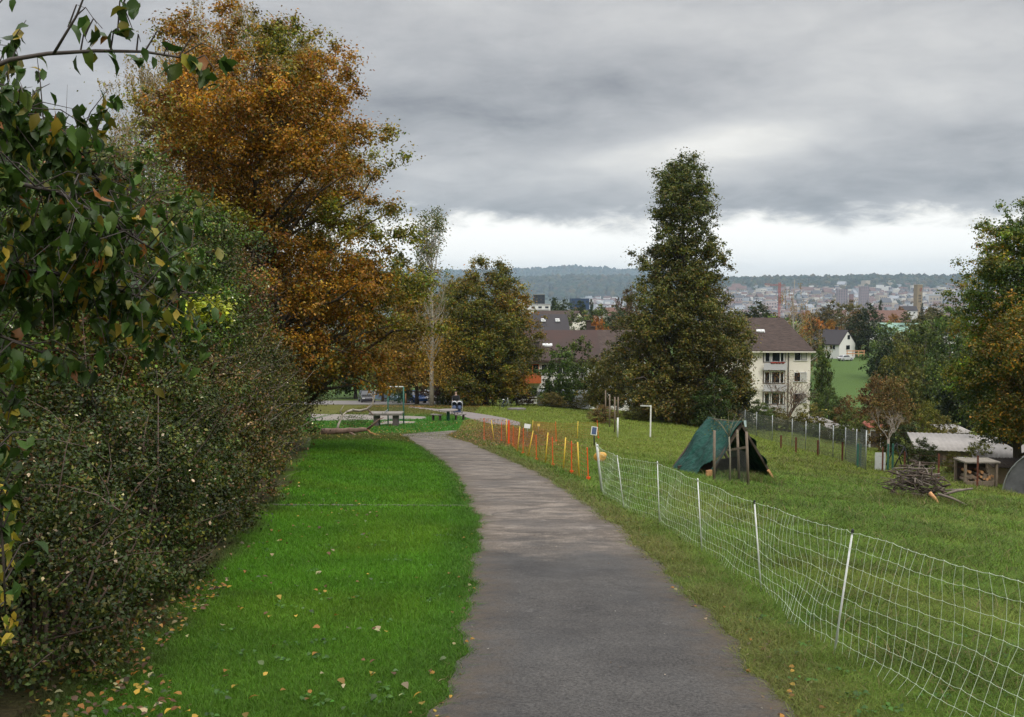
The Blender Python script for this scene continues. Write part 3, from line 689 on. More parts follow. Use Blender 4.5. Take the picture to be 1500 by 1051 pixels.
# ------------------------------------------------------------------ shrubs of the hedge on the left
DKG = [((.018, .038, .008), 5), ((.032, .056, .012), 4), ((.075, .088, .018), 2), ((.060, .038, .018), 1.4)]
OLV = [((.050, .074, .013), 4), ((.026, .044, .010), 3.5), ((.115, .120, .022), 2.4), ((.090, .052, .022), 1.6)]
GRN = [((.045, .105, .016), 4), ((.080, .140, .022), 3), ((.028, .062, .012), 3), ((.16, .16, .03), 1)]
ORG = [((.26, .138, .012), 5), ((.19, .098, .011), 4), ((.29, .19, .018), 3.2), ((.11, .080, .014), 2.6), ((.16, .060, .014), 1.4), ((.085, .095, .016), 2.4)]
def shrub(loc, label, balls, nleaf, size, pal, seed, stems=40, name='hedge_shrub', cat='shrub', group='shrubs of the hedge along the lawn', cr=.32, ncl=140, m=None, stemmat=None, up=.4, pale=1, aspect=.6, fine=False, bare=0, out=.62, sh=.38, palcl=.45, shoots=26):
    """shrub whose outline is a union of ellipsoids given relative to loc: (x, y, z, rx, ry, rz)"""
    rng = np.random.default_rng(seed); t = thing(name, loc, label, cat, group)
    B = np.array(balls, float); wv = B[:, 3] * B[:, 4] + B[:, 4] * B[:, 5] + B[:, 3] * B[:, 5]; bi = rng.choice(len(B), ncl, p=wv / wv.sum())
    d = unit(rng.standard_normal((ncl, 3))); r = out + (1.06 - out) * rng.random(ncl); r *= 1 + .17 * rng.standard_normal(ncl)
    cc = B[bi, :3] + d * r[:, None] * B[bi, 3:]
    gl = np.array([Hs(loc[0] + a, loc[1] + b) for a, b in cc[:, :2]]) - loc[2]; cc[:, 2] = np.maximum(cc[:, 2], gl + .12)
    crr = cr * (.6 + .8 * rng.random(ncl)); mb = MB()
    roots = [(B[i, 0] * .6 + rng.normal(0, .15), B[i, 1] * .6 + rng.normal(0, .15)) for i in rng.choice(len(B), 7)]
    for j in rng.choice(ncl, min(stems, ncl), replace=False):
        rx, ry = roots[rng.integers(7)]; g = Hs(loc[0] + rx, loc[1] + ry) - loc[2]; s = Vector((rx, ry, g - .1)); e = Vector(cc[j]); L = (e - s).length
        m1 = s.lerp(e, .45) + Vector((rng.normal(0, .07), rng.normal(0, .07), .12)) * L
        mb.tube([s, m1, e, e + (e - m1) * .14 + Vector(rng.normal(0, .06, 3))], [.014 + .006 * L, .009, .005, .0015], 4, cap=False)
    for _ in range(bare):
        j = rng.integers(ncl); e = Vector(cc[j]); dd = Vector(d[j]); dd.z = abs(dd.z) * .6 + .35; dd = dd.normalized()
        p1 = e + dd * rng.uniform(.2, .5) + Vector(rng.normal(0, .08, 3)); p2 = p1 + dd * rng.uniform(.1, .4) + Vector(rng.normal(0, .1, 3))
        mb.tube([e, p1, p2], [.006, .004, .0015], 3, cap=False)
    SP = []; top_ = np.argsort(-(cc[:, 2] + cc[:, 0] * .5))[:ncl // 2]      # arching shoots that break the outline
    for _ in range(shoots):
        e = Vector(cc[rng.choice(top_)]); a = Vector((rng.normal(.15, .5), rng.normal(-.15, .5), rng.uniform(.5, 1.2))).normalized(); L = rng.uniform(.35, .95)
        q = [e + a * L * f + Vector((a.x, a.y, -.55)) * (L * f * f * .55) for f in (0, .35, .7, 1.0)]; mb.tube(q, [.007, .005, .003, .001], 3, cap=False)
        for f in np.linspace(.15, 1, int(L / (size * .55))): k_ = min(int(f * 3), 2); SP.append(tuple(q[k_].lerp(q[k_ + 1], f * 3 - k_) + Vector(rng.normal(0, size * .5, 3))))
    mb.build('stems', stemmat or TWIG, t)
    C, idx, dd = scatter_clumps(rng, cc, crr, nleaf, .85)
    if SP: SP = np.array(SP); C = np.concatenate([C, SP]); idx = np.concatenate([idx, rng.integers(0, ncl, len(SP))]); dd = np.concatenate([dd, unit(rng.standard_normal((len(SP), 3)))])
    # inner fill keeps the shrub dense without a solid core
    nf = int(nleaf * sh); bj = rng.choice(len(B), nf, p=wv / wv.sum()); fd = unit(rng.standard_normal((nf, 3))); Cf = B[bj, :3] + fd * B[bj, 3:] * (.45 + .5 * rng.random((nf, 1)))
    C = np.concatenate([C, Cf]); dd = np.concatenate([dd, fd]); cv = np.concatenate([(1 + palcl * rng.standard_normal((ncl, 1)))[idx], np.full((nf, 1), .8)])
    g = H(C[:, 0] + loc[0], C[:, 1] + loc[1]) - loc[2]; k = C[:, 2] > g + .02; C, dd, cv = C[k], dd[k], cv[k]
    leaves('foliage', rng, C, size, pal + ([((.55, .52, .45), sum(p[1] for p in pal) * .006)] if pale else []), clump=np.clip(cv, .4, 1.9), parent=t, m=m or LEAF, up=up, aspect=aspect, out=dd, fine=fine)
    return t
def broad(t, label_pal, n, size, seed):
    """a sprinkling of larger leaves on a shrub"""
    rng = np.random.default_rng(seed); f = [c for c in t.children if c.name.startswith('foliage')][0]; me = f.data; co = np.zeros(len(me.vertices) * 3, np.float32); me.vertices.foreach_get('co', co); co = co.reshape(-1, 3)
    c = co[rng.integers(0, len(co), n // 5)]; C = np.repeat(c, 5, 0) + rng.normal(0, .09, (len(c) * 5, 3)); leaves('broad_leaves', rng, C, size, label_pal, parent=t, up=.5, droop=.5, aspect=.6, fine=True)
def G(x, y): return (x, y, Hs(x, y))
# low dark hedge of small leaves in front
shrub(G(-3.15, 6.4), 'low dark evergreen shrub nearest the camera at the left foot of the hedge', [(0, 0, .45, .75, 1.2, .75), (-.5, .7, .8, .8, 1.1, .9)], 37400, 0.033, DKG, 21, 50, pale=1, m=GLOSSLEAF, cr=.2, ncl=220, bare=18)
shrub(G(-3.55, 9.1), 'dark shrub with tiny white berries bulging over the lawn where the hedge is lowest', [(0, 0, .6, .8, 1.3, .85), (-.5, .4, 1.1, .9, 1.2, .9), (.15, -.9, .35, .5, .7, .5)], 44000, 0.037, DKG, 22, 50, pale=1, m=GLOSSLEAF, cr=.2, ncl=260, bare=27)
shrub(G(-4.15, 12.2), 'dark berry shrub with brown twigs in the middle of the hedge front', [(0, 0, .7, .95, 1.5, .95), (-.5, .5, 1.3, .9, 1.3, .9)], 41800, 0.043, DKG + OLV[:2], 23, 50, pale=1, m=GLOSSLEAF, cr=.22, ncl=240, bare=40)
broad(shrub(G(-4.85, 16.0), 'brownish twiggy shrub with pale dead leaves above the bright lawn corner', [(0, 0, .75, 1.0, 1.9, 1.0), (-.4, .6, 1.5, 1.0, 1.5, .9)], 39600, 0.050, OLV + [((.20, .13, .07), 2)], 24, 60, pale=1, cr=.25, ncl=240, bare=72, stemmat=GREYTWIG), GRN if 24 != 24 else OLV, 700, 0.065, 24)
shrub(G(-5.85, 21.5), 'grey-green shrub reaching the lawn just past the pale edging strip', [(0, 0, .9, 1.2, 2.4, 1.2), (-.5, .2, 2.2, 1.1, 2.2, 1.3), (.0, 2.2, 1.4, 1.1, 1.4, 1.4)], 38000, .05, OLV + [((.06, .065, .04), 3)], 25, 60, cr=.32, ncl=240, bare=72, stemmat=GREYTWIG)
shrub(G(-7.85, 30), 'tall grey-green shrub at the far end of the hedge before the fallen branch', [(0, 0, 1.2, 1.4, 3.2, 1.6), (-.4, -1, 2.8, 1.3, 2.6, 1.5), (.2, 3.5, 1.6, 1.3, 2.2, 1.8)], 40000, .065, OLV + [((.05, .06, .035), 4)], 26, 60, cr=.4, ncl=240, bare=54, stemmat=GREYTWIG)
shrub(G(-10.4, 40), 'farthest olive shrub of the hedge behind the root end of the log', [(0, 0, 1.2, 1.3, 3.5, 1.7), (-.2, 1, 2.9, 1.3, 3, 1.4)], 26000, .085, OLV, 27, 50, cr=.45, ncl=180, bare=27)
# taller shrubs behind
broad(shrub(G(-5.2, 8.2), 'tall shrub of mixed green and dark leaves behind the low hedge at far left', [(0, 0, 1.9, 1.0, 1.5, 1.3), (-.4, .6, 3.0, 1.1, 1.3, 1.0), (.3, -1.5, 1.3, .8, .9, 1.1)], 46000, .045, DKG + GRN[:3], 31, 60, cr=.26, ncl=240, bare=27), GRN if 31 != 24 else OLV, 1500, 0.075, 31)
broad(shrub(G(-5.3, 11.8), 'green-olive shrub with red-brown leaves standing above the middle of the hedge', [(0, 0, 2.0, 1.1, 1.7, 1.4), (-.2, .3, 3.3, 1.2, 1.5, 1.2)], 50000, .048, OLV + GRN[1:2] + [((.10, .035, .02), 1.2)], 32, 60, cr=.28, ncl=260, bare=36), GRN if 32 != 24 else OLV, 1700, 0.085, 32)
broad(shrub(G(-6.4, 15.6), 'large fresh green shrub that climbs highest in front of the orange tree', [(0, 0, 2.6, 1.3, 2.0, 1.7), (-.3, .3, 4.4, 1.3, 1.6, 1.3), (.5, .8, 3.4, 1.0, 1.4, 1.1)], 56000, .055, GRN, 33, 60, cr=.3, ncl=280, bare=31), GRN if 33 != 24 else OLV, 1900, 0.090, 33)
broad(shrub(G(-7.0, 20.5), 'leafy shrub with pale feathery twigs under the left side of the orange crown', [(0, 0, 3.0, 1.5, 2.3, 1.9), (.1, .5, 4.7, 1.3, 1.9, 1.1)], 42000, .065, GRN[:3] + OLV[:2] + [((.11, .10, .04), 2)], 34, 60, cr=.35, ncl=260, bare=63, stemmat=GREYTWIG), GRN if 34 != 24 else OLV, 1500, 0.100, 34)
shrub(G(-7.9, 25.6), 'russet and olive shrub below the middle of the orange tree', [(0, 0, 2.8, 1.5, 2.4, 2.0), (.3, .2, 4.3, 1.3, 2.0, 1.0)], 38000, .075, OLV + [((.12, .055, .025), 4), ((.15, .08, .02), 2)], 35, 60, cr=.4, ncl=220, bare=72, stemmat=GREYTWIG)
broad(shrub(G(-9.6, 13.5), 'broad back row shrub filling the left edge behind the hedge', [(0, 0, 2.2, 2.0, 3.0, 2.0), (1.5, -3, 1.9, 1.8, 2.0, 1.9), (.5, 0, 3.8, 1.8, 2.4, 1.3), (0, 4, 2.8, 1.8, 3, 2.4)], 60000, .07, DKG + GRN[:2], 36, 50, cr=.45, ncl=240), GRN if 36 != 24 else OLV, 2200, 0.110, 36)
# yellow-green spray in the hedge
shrub(tuple(P(290, 450, 10.9)), 'bright yellow-green spray of leaves standing out in the dark hedge', [(0, 0, 0, .30, .25, .09), (.22, .1, -.06, .14, .2, .06), (-.12, 0, -.12, .16, .2, .08)], 1500, .05, [((.30, .36, .03), 4), ((.22, .30, .03), 3)], 37, 0, name='leaf_spray', cat='shrub', cr=.10, ncl=60, up=.9, sh=0, fine=True, shoots=0)
# bare twiggy shrub against the sky
rng = np.random.default_rng(5); b0 = Vector(G(-5.1, 12.6)); t = thing('bare_shrub', b0, 'bare thin branched shrub poking above the hedge against the grey sky', 'shrub', 'shrubs of the hedge along the lawn'); mb = MB()
def twig_tree(mb, s, d, L, r, depth, rng, spread=.55):
    e = s + d * L; m_ = s.lerp(e, .5) + Vector(rng.normal(0, .05, 3)) * L; mb.tube([s, m_, e], [r, r * .8, r * .62], 4 if depth > 1 else 3, cap=False)
    if depth == 0: return
    for _ in range(rng.integers(2, 4)):
        nd_ = (d + Vector(rng.normal(0, spread, 3))).normalized(); twig_tree(mb, s.lerp(e, rng.uniform(.55, 1.0)), nd_, L * rng.uniform(.5, .8), r * .6, depth - 1, rng, spread)
top = P(196, 190, 12.6) - b0
for k in range(5):
    s = Vector((rng.normal(0, .12), rng.normal(0, .12), 0)); q = s.lerp(top, .7) + Vector(rng.normal(0, .2, 3)); mb.tube([s, s.lerp(q, .5), q], [.03, .024, .018], 5)
    twig_tree(mb, q, (top - q + Vector(rng.normal(0, .35, 3))).normalized(), .62, .016, 4, rng)
mb.build('branches', mat('reddish_twig', (.11, .065, .05), .8), t)
C = np.array([tuple(top + Vector(rng.normal(0, .33, 3))) for _ in range(260)]); leaves('foliage', rng, C, .045, [((.22, .24, .10), 3), ((.10, .13, .03), 2)], parent=t)

# ------------------------------------------------------------------ overhanging tree at the left edge with large drooping leaves
rng = np.random.default_rng(77); T0 = Vector(G(-3.05, 4.4)); t = thing('overhanging_tree', T0, 'young tree at the left edge with big drooping green and yellow leaves over the hedge', 'tree')
mb = MB(); twg = []
def sag(p0, p1, sagv, n=7): 
    return [p0.lerp(p1, i / n) + Vector((0, 0, -sagv * 4 * (i / n) * (1 - i / n))) for i in range(n + 1)]
mb.tube([Vector((0, 0, -.2)), Vector((.05, 0, 1.2)), Vector((-.05, .1, 2.6)), Vector((.05, .1, 4.2)), Vector((.1, 0, 5.2))], [.07, .06, .045, .03, .012], 8)
def limb(pxs, d0, d1, r0, r1, nt, tl=.35, n=5, leafy=1.0):
    pts = [P(p[0], p[1], d0 + (d1 - d0) * i / (len(pxs) - 1)) - T0 for i, p in enumerate(pxs)]
    mb.tube(pts, list(np.linspace(r0, r1, len(pts))), n)
    for _ in range(nt):
        f = rng.uniform(.02, 1) * (len(pts) - 1); i = min(int(f), len(pts) - 2); s = pts[i].lerp(pts[i + 1], f - i)
        e = s + Vector((rng.normal(0, .5), rng.normal(0, .8), rng.normal(-.1, .55))).normalized() * tl * rng.uniform(.3, 1.1); twg.append((s, e, leafy))
limb([(-60, 120), (15, 88), (70, 79), (140, 75), (210, 76), (262, 84), (300, 96)], 3.1, 3.3, .0085, .003, 0)
limb([(78, 80), (96, 50), (112, 24), (126, -12), (140, -50)], 3.15, 3.1, .005, .002, 0)
S = lambda a, b, da=3.2, db=3.2, l=1.0: twg.append((P(*a, da) - T0, P(*b, db) - T0, l))
S((118, 76), (128, 62)); S((162, 75), (172, 52)); S((172, 52), (180, -10)); S((180, 8), (200, -6)); S((100, 40), (125, 12)); S((110, 25), (142, 35)); S((200, 76), (206, 62)); S((212, 76), (250, 52)); S((240, 80), (250, 95)); S((262, 84), (300, 60)); S((262, 84), (330, 80)); S((280, 90), (320, 110))
S((18, 88), (30, 95)); S((125, 50), (150, 42)); S((175, 30), (195, 45))
limb([(-80, 260), (0, 262), (90, 285), (160, 325), (230, 370)], 3.3, 3.7, .011, .004, 57)
limb([(-80, 150), (-10, 160), (60, 190), (120, 235), (165, 290)], 3.6, 4.4, .011, .004, 78)
limb([(-80, 400), (0, 395), (70, 400), (150, 415), (215, 440)], 3.4, 3.9, .011, .004, 68)
limb([(-90, 330), (-20, 330), (60, 350), (150, 380), (230, 420), (285, 430)], 4.0, 4.8, .010, .004, 71)
limb([(-90, 470), (-30, 480), (20, 500), (70, 520)], 3.3, 3.5, .009, .004, 14)
limb([(-90, 200), (-20, 190), (40, 200), (100, 230)], 4.4, 5.2, .010, .004, 74)
limb([(-90, 90), (-40, 100), (10, 130), (40, 170)], 3.2, 3.5, .010, .004, 16)
limb([(-90, 560), (-50, 600), (-20, 660), (0, 740), (5, 820), (8, 900)], 3.1, 3.2, .008, .003, 16, .2)
limb([(-90, 600), (-40, 560), (0, 570), (25, 600)], 3.4, 3.6, .008, .003, 10)
# lower limbs join the trunk
for z_, p in ((1.0, (-90, 560)), (1.6, (-90, 470)), (2.3, (-80, 260)), (2.0, (-90, 330)), (3.0, (-90, 90)), (2.6, (-80, 150))):
    mb.tube([Vector((.0, 0, z_)), P(*p, 3.4) - T0], [.02, .011], 5)
LC = []; LS = []
for s, e, l in twg:
    L = (e - s).length; mid = s.lerp(e, .5) + Vector((0, 0, .04)); mb.tube([s, mid, e], [.0032, .0024, .0012], 4, cap=False)
    n = max(3, int(L / .021 * l))
    for k in range(n):
        f = rng.uniform(.15, 1.05); p = s.lerp(e, f) + Vector((rng.normal(0, .012), rng.normal(0, .012), rng.uniform(-.055, -.02))); LC.append(tuple(p))
mb.build('branches', mat('dark_twig', (.05, .04, .035), .7), t)
BIGL = [((.028, .066, .014), 5), ((.044, .090, .018), 3.5), ((.020, .046, .012), 4), ((.20, .17, .025), .8), ((.17, .08, .025), .4), ((.10, .11, .02), 1.2)]
leaves('foliage', rng, np.array(LC), .066, BIGL, parent=t, m=GLOSSLEAF, up=.15, aspect=.52, droop=1.6, fine=True)
# yellow leaves hanging low at the frame edge
C = np.array([tuple(P(rng.uniform(-40, 24), rng.uniform(700, 945), 3.15 + rng.random() * .3) - T0) for _ in range(120)])
leaves('yellow_foliage', rng, C, .045, [((.30, .26, .04), 3), ((.16, .18, .03), 2), ((.09, .12, .02), 1)], parent=t, m=GLOSSLEAF, up=.15, aspect=.5, droop=1.4, fine=True)

# ------------------------------------------------------------------ big trees
def base(px, d): return tuple(ground(px, d))
def htop(px, py, d): return P(px, py, d).z - ground(px, d).z
D = 33; b = base(378, D)
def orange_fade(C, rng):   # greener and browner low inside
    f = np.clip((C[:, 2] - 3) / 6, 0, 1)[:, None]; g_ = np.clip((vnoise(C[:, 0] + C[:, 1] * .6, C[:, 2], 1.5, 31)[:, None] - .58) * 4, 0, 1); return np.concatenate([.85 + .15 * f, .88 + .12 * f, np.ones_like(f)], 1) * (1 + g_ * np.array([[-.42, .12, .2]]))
tree('maple_tree', b, 'large maple in golden orange autumn leaf towering over the hedge', 'tree', htop(340, 18, D), [(0, .72), (.12, 1.04), (.30, 1.0), (.45, .82), (.60, .72), (.75, .62), (.88, .50), (.96, .3), (1, .1)] and
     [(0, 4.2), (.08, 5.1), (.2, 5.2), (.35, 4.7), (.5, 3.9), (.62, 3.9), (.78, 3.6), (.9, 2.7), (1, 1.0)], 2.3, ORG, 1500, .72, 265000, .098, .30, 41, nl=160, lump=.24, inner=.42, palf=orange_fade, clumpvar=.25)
# overhanging lower-right bough of the maple, and the upper right boughs are part of its crown; birch behind
def birch(px, d, topy, hw, label, seed, n=260, group=None, strands=7, size=.07, pal=None, gaps=.0, z0f=.25, bark=PALEBARK, prof=None):
    rng = np.random.default_rng(seed); b = base(px, d); h = htop(px, topy, d); t = thing('birch_tree', b, label, 'tree', group)
    prof = prof or [(0, .7 * hw), (.3, hw), (.6, .8 * hw), (.85, .5 * hw), (1, .15 * hw)]
    cc = crown_points(rng, prof, h * z0f, h, n, .3, .45); mb = MB(); limbs(rng, mb, (0, 0, -.2), (0, 0, h * .97), .16 * h / 14, cc, 46, rise=.9)
    pts = []
    for c in cc:
        for _ in range(strands):
            x, y = c[:2] + rng.normal(0, .30, 2); L = rng.uniform(.3, 1.4) * h / 14; k = int(L / .045 / (size / .07)); zz = c[2] + .2 - np.linspace(0, L, k)
            q = np.stack([x + rng.normal(0, .05, k) + .12 * np.linspace(0, 1, k), y + rng.normal(0, .05, k), zz], 1); pts.append(q); mb.tube([Vector(c), Vector((x, y, c[2] + .18)), Vector((x + .10, y, zz[-1]))] if k else [c, c], [.007, .006, .002], 3, cap=False)
        mb.tube([Vector(c), Vector(c) + Vector((.05, 0, -.8))], [.008, .002], 3, cap=False)
    mb.build('trunk', bark, t); C = np.concatenate(pts); leaves('crown', rng, C, size, pal or [((.20, .17, .05), 4), ((.13, .13, .04), 3), ((.28, .20, .05), 2)], parent=t, up=.1, droop=1.0)
    return t
birch(345, 46, -6, 5.2, 'weeping birch with pale hanging twigs behind the orange maple', 42, n=520, strands=12, size=.11, prof=[(0, 4), (.3, 5.2), (.6, 5.2), (.72, 4.9), (.80, 4.6), (.88, 3.2), (.94, 2.0), (1, .9)])
# columnar oak
D = 84; b = base(1000, D)
OAK = [((.055, .075, .016), 4), ((.085, .100, .022), 4), ((.135, .125, .030), 3), ((.12, .080, .024), 1.2), ((.036, .055, .014), 2)]
def oakf(C, rng):
    f = np.clip(C[:, 2] / 22, 0, 1)[:, None]; return np.concatenate([1.12 - .32 * f, 1.0 + .02 * f, np.ones_like(f)], 1)
h_ = htop(1000, 234, D)
tree('oak_tree', b, 'tall dark columnar oak with two blunt tips rising above the meadow', 'tree', h_, [(0, 4.2), (.06, 5.4), (.14, 5.8), (.29, 5.3), (.42, 4.3), (.55, 3.6), (.70, 2.8), (.80, 2.25), (.90, 2.0), (.97, 1.9), (1, 1.2)], .5, OAK, 2200, .92, 200000, .19, .45, 43, nl=110, lump=.12, inner=.42, palf=oakf, rise=1.3, clumpvar=.2)
# tree group at the right edge
RT = [((.055, .110, .020), 4), ((.040, .080, .015), 4), ((.10, .15, .024), 2), ((.15, .15, .02), 1)]
def autumn_low(C, rng):
    n = vnoise(C[:, 0] * 1.0, C[:, 2] * 1.3, 1.6, 9)[:, None]; f = np.clip((n - .52) * 3.5, 0, 1); return 1 + f * np.array([[2.0, .55, -.1]])
D = 47; b = base(1496, D)
tree('maple_tree', b, 'tall green maple at the right edge with the first yellow patches', 'tree', htop(1490, 292, D), [(0, 2.0), (.15, 2.5), (.35, 2.6), (.55, 2.5), (.72, 2.2), (.85, 1.6), (.95, .8), (1, .3)], 2.4, RT, 1200, .70, 120000, .12, .22, 44, nl=90, lump=.22, palf=autumn_low, twigs=40, rise=.9)
D = 43; b = base(1560, D)
tree('maple_tree', b, 'yellowing maple cut by the right edge of the view beside the garden sheds', 'tree', htop(1500, 395, D), [(0, 2.0), (.2, 2.9), (.5, 2.8), (.8, 1.9), (1, .5)], 2.4, [((.10, .11, .018), 4), ((.06, .085, .016), 3), ((.22, .13, .02), 2), ((.28, .17, .02), 1)], 800, .7, 76000, .12, .18, 45, nl=60, lump=.25)
# round green-orange tree left of centre with companions
D = 99
RO = [((.085, .115, .016), 5), ((.15, .145, .020), 3), ((.045, .065, .012), 3), ((.18, .115, .016), 1.3)]
def sidewarm(C, rng):
    n = vnoise(C[:, 0], C[:, 2], 2.6, 4)[:, None]; f = np.clip((n - .5) * 2.4, 0, 1); return 1 + f * np.array([[.9, .3, 0.]])
tree('lime_tree', base(711, D), 'broad round tree turning from green to orange left of the long brown roof', 'tree', htop(714, 380, D), [(0, 4.0), (.15, 4.9), (.4, 5.1), (.65, 4.5), (.85, 3.2), (1, 1.2)], 1.0, RO, 1200, 1.0, 120000, .19, .3, 46, nl=60, lump=.2, palf=sidewarm, twigs=50)
tree('lime_tree', base(610, 108), 'golden yellow tree partly hidden by the orange maple', 'tree', htop(610, 402, 108), [(0, 2.6), (.3, 3.4), (.7, 2.8), (1, .7)], 2.0, [((.20, .14, .02), 4), ((.12, .11, .018), 3), ((.26, .16, .02), 2)], 500, .95, 40000, .2, .22, 47, nl=40)
tree('lime_tree', base(664, 112), 'yellow-olive tree between the pale slender tree and the round one', 'tree', htop(664, 410, 112), [(0, 3.0), (.3, 3.9), (.7, 3.2), (1, .9)], 2.0, [((.13, .115, .02), 4), ((.07, .08, .016), 4), ((.22, .15, .02), 2)], 500, .95, 40000, .2, .22, 48, nl=40)
# slender pale tree: bare below, leaves at the top
rng = np.random.default_rng(50); D = 95; b = base(632, D); h_ = htop(633, 311, D); t = thing('poplar_tree', b, 'slender pale trunked tree with bare limbs and leaves only near its tip', 'tree'); mb = MB(); tips = []
mb.tube([Vector((0, 0, -.2)), Vector((0, 0, 3)), Vector((.1, 0, 7)), Vector((0, 0, 12)), Vector((.1, 0, h_ - .3))], [.24, .19, .15, .10, .02], 8)
for k in range(54):
    z = rng.uniform(3.5, h_ * .82); a = rng.uniform(0, 6.28); sp = rng.uniform(.5, 1.15) * (1.9 if z < 9 else 1.25); rise = rng.uniform(2.0, 4.5)
    e = Vector((math.cos(a) * sp, math.sin(a) * sp, min(z + rise, h_ - .2))); s = Vector((0, 0, z)); m_ = s.lerp(e, .4) + Vector((math.cos(a), math.sin(a), 0)) * .25 * sp
    mb.tube([s, m_, e], [.06, .045, .012], 4, cap=False); tips.append((m_, e))
    for _ in range(3): twig_tree(mb, m_.lerp(e, rng.random()), Vector((rng.normal(0, .4), rng.normal(0, .4), .8)).normalized(), .7, .016, 1, rng, .4)
mb.build('trunk', PALEBARK, t); C = []
for m_, e in tips:
    if e.z > h_ * .52 or rng.random() < .5:
        for _ in range(int(170 * max(.25, (e.z / h_ - .45) * 2.2))): C.append(tuple(e + Vector(rng.normal(0, .36, 3))))
leaves('crown', rng, np.array(C), .20, [((.10, .12, .03), 3), ((.06, .10, .025), 5), ((.18, .15, .04), 1.5)], parent=t)
C = np.stack([rng.normal(.5, 1.3, 3200), rng.normal(0, 1.1, 3200), rng.uniform(2.0, 8.5, 3200)], 1); leaves('low_leaves', rng, C, .17, [((.30, .20, .03), 3), ((.18, .14, .03), 3)], parent=t)
# ------------------------------------------------------------------ small materials
WHITEP = mat('white_plastic', (.60, .62, .60), .6, noise=.12, nscale=9); NETM = mat('net_cord', (.52, .60, .46), .7); WOOD = mat('weathered_wood', (.17, .135, .10), .85, noise=.35, nscale=8, bump=.4, stretch=(6, 6, .8))
ORANGEP = mat('orange_plastic', (.75, .085, .012), .5); YELLOWP = mat('yellow_plastic', (.62, .42, .05), .5); BLACKP = mat('black_plastic', (.02, .02, .022), .4)
FRESHW = mat('fresh_wood', (.45, .24, .11), .8, noise=.3, nscale=10); GALV = mat('galvanised_steel', (.32, .34, .34), .5, metal=.6); RUST = mat('rusty_steel', (.10, .035, .02), .9, noise=.4, nscale=12)
CONC = mat('concrete', (.27, .255, .235), .9, noise=.2, nscale=4, bump=.3); DARKW = mat('dark_wood', (.055, .042, .032), .85, noise=.3, nscale=6, bump=.4); GREENM = mat('green_painted_steel', (.03, .12, .09), .5)
GLASS = mat('window_glass', (.012, .015, .018), .08, spec=.7); WHITE = mat('white_paint', (.68, .68, .66), .6); TYRE = mat('tyre_rubber', (.02, .02, .02), .8)

# ------------------------------------------------------------------ white electric net fence
rng = np.random.default_rng(60)
PB = [(1222, 958, 1249, 777), (1115, 866, 1105, 734), (1028, 808, 1022, 702), (966, 768, 963, 677), (914, 745, 904, 668), (882, 722, 875, 652)]
posts = []
for xb, yb, xt, yt in PB:
    b_ = hit(xb, yb); tp = P(xt, yt, b_.y); posts.append((b_, tp))
b0 = Vector(G(2.66, 3.9)); posts.insert(0, (b0, b0 + Vector((.02, .05, .88)))); b0 = Vector(G(3.1, 1.2)); posts.insert(0, (b0, b0 + Vector((.0, .0, .88))))
t = thing('electric_net_fence', posts[1][0], 'white electric sheep net with thin posts running along the right side of the path', 'fence'); O = posts[1][0]
for i, (b_, tp) in enumerate(posts):
    mb = MB(); d = (tp - b_); r = .0080 if i < 7 else .016
    mb.tube([b_ - O - d * .05, tp - O - d * .03], [r, r * .9], 8); o = mb.build('post', WHITEP, t)
    mc = MB(); mc.tube([tp - O - d * .03, tp - O + d * .0, tp - O + d * .012], [r * 1.3, r * 1.3, r * .5], 8); mc.build('cap', BLACKP if i in (2, 3) else WHITEP, o)
# end post is a leaning white stake with a pointed tip
b_, tp = posts[-1]; mb = MB(); mb.tube([b_ - O, tp - O + Vector((0, 0, -.12)), tp - O + Vector((-.03, 0, .05))], [.028, .022, .003], 8); mb.build('end_stake', WHITEP, t)
NR = 9; rows = np.array([0.0, .11, .22, .34, .46, .59, .72, .86, .985])
node = []                                   # grid of net knots
for i in range(len(posts) - 1):
    A0, A1 = posts[i]; B0, B1 = posts[i + 1]; L = (B0 - A0).length; n = max(4, int(round(L / .115)))
    for k in range(n + (i == len(posts) - 2)):
        f = k / n; sg = 4 * f * (1 - f); ph = rng.normal(0, .014); amp = .012 + .03 * sg; col = []
        skew = .10 * math.sin(i * 2.3 + 1) * sg + (.10 if i == 1 else 0) * sg
        for j, rr in enumerate(rows):
            p = (A0.lerp(B0, f)).lerp(A1.lerp(B1, f), rr); p.z -= .010 * sg * rr
            lo = (1 - rr) ** 1.6; p += Vector((rng.normal(0, .004), rng.normal(0, .005), rng.normal(0, .003)))
            p += Vector((-.05 * lo * sg + .035 * math.sin(j * .8 + f * 7 + i) * sg, skew * lo + .030 * math.sin(j * 1.1 + i * 1.7 + f * 3) * (1 - rr) + ph, 0))
            if j == 0: p.z = Hs(p.x, p.y) + .012 + .02 * rng.random()
            col.append(p - O)
        node.append(col)
mb = MB(); mk = MB()
for c in range(len(node)):
    mb.tube(node[c], .0014, 3, cap=False)
    for j in range(NR):
        if c + 1 < len(node) and j > 0:
            a, b = node[c][j], node[c + 1][j]; m_ = a.lerp(b, .5) + Vector((0, 0, -.004)); mb.tube([a, m_, b], .0017 if j in (NR - 1,) else .0012, 3, cap=False)
        if j: p = node[c][j]; mb.blob(p, .0048, 4, 2)
mb.build('net', NETM, t)
# orange-yellow bag hanging at the end stake
p = posts[-1][0].lerp(posts[-1][1], .72); mb = MB()
mb.blob((0, 0, 0), (.13, .05, .10), 12, 8); mb.blob((.05, 0, .03), (.09, .06, .07), 10, 6); mb.tube([(-.02, -.02, .09), (-.03, -.03, .16)], .008, 5)
o = mb.build('insulator_bag', mat('amber_plastic', (.55, .30, .05), .45, noise=.3, nscale=8)); o.location = p + Vector((.03, .06, .02)); tag(o, 'amber yellow plastic bag hanging on the last white stake of the net', 'bag')

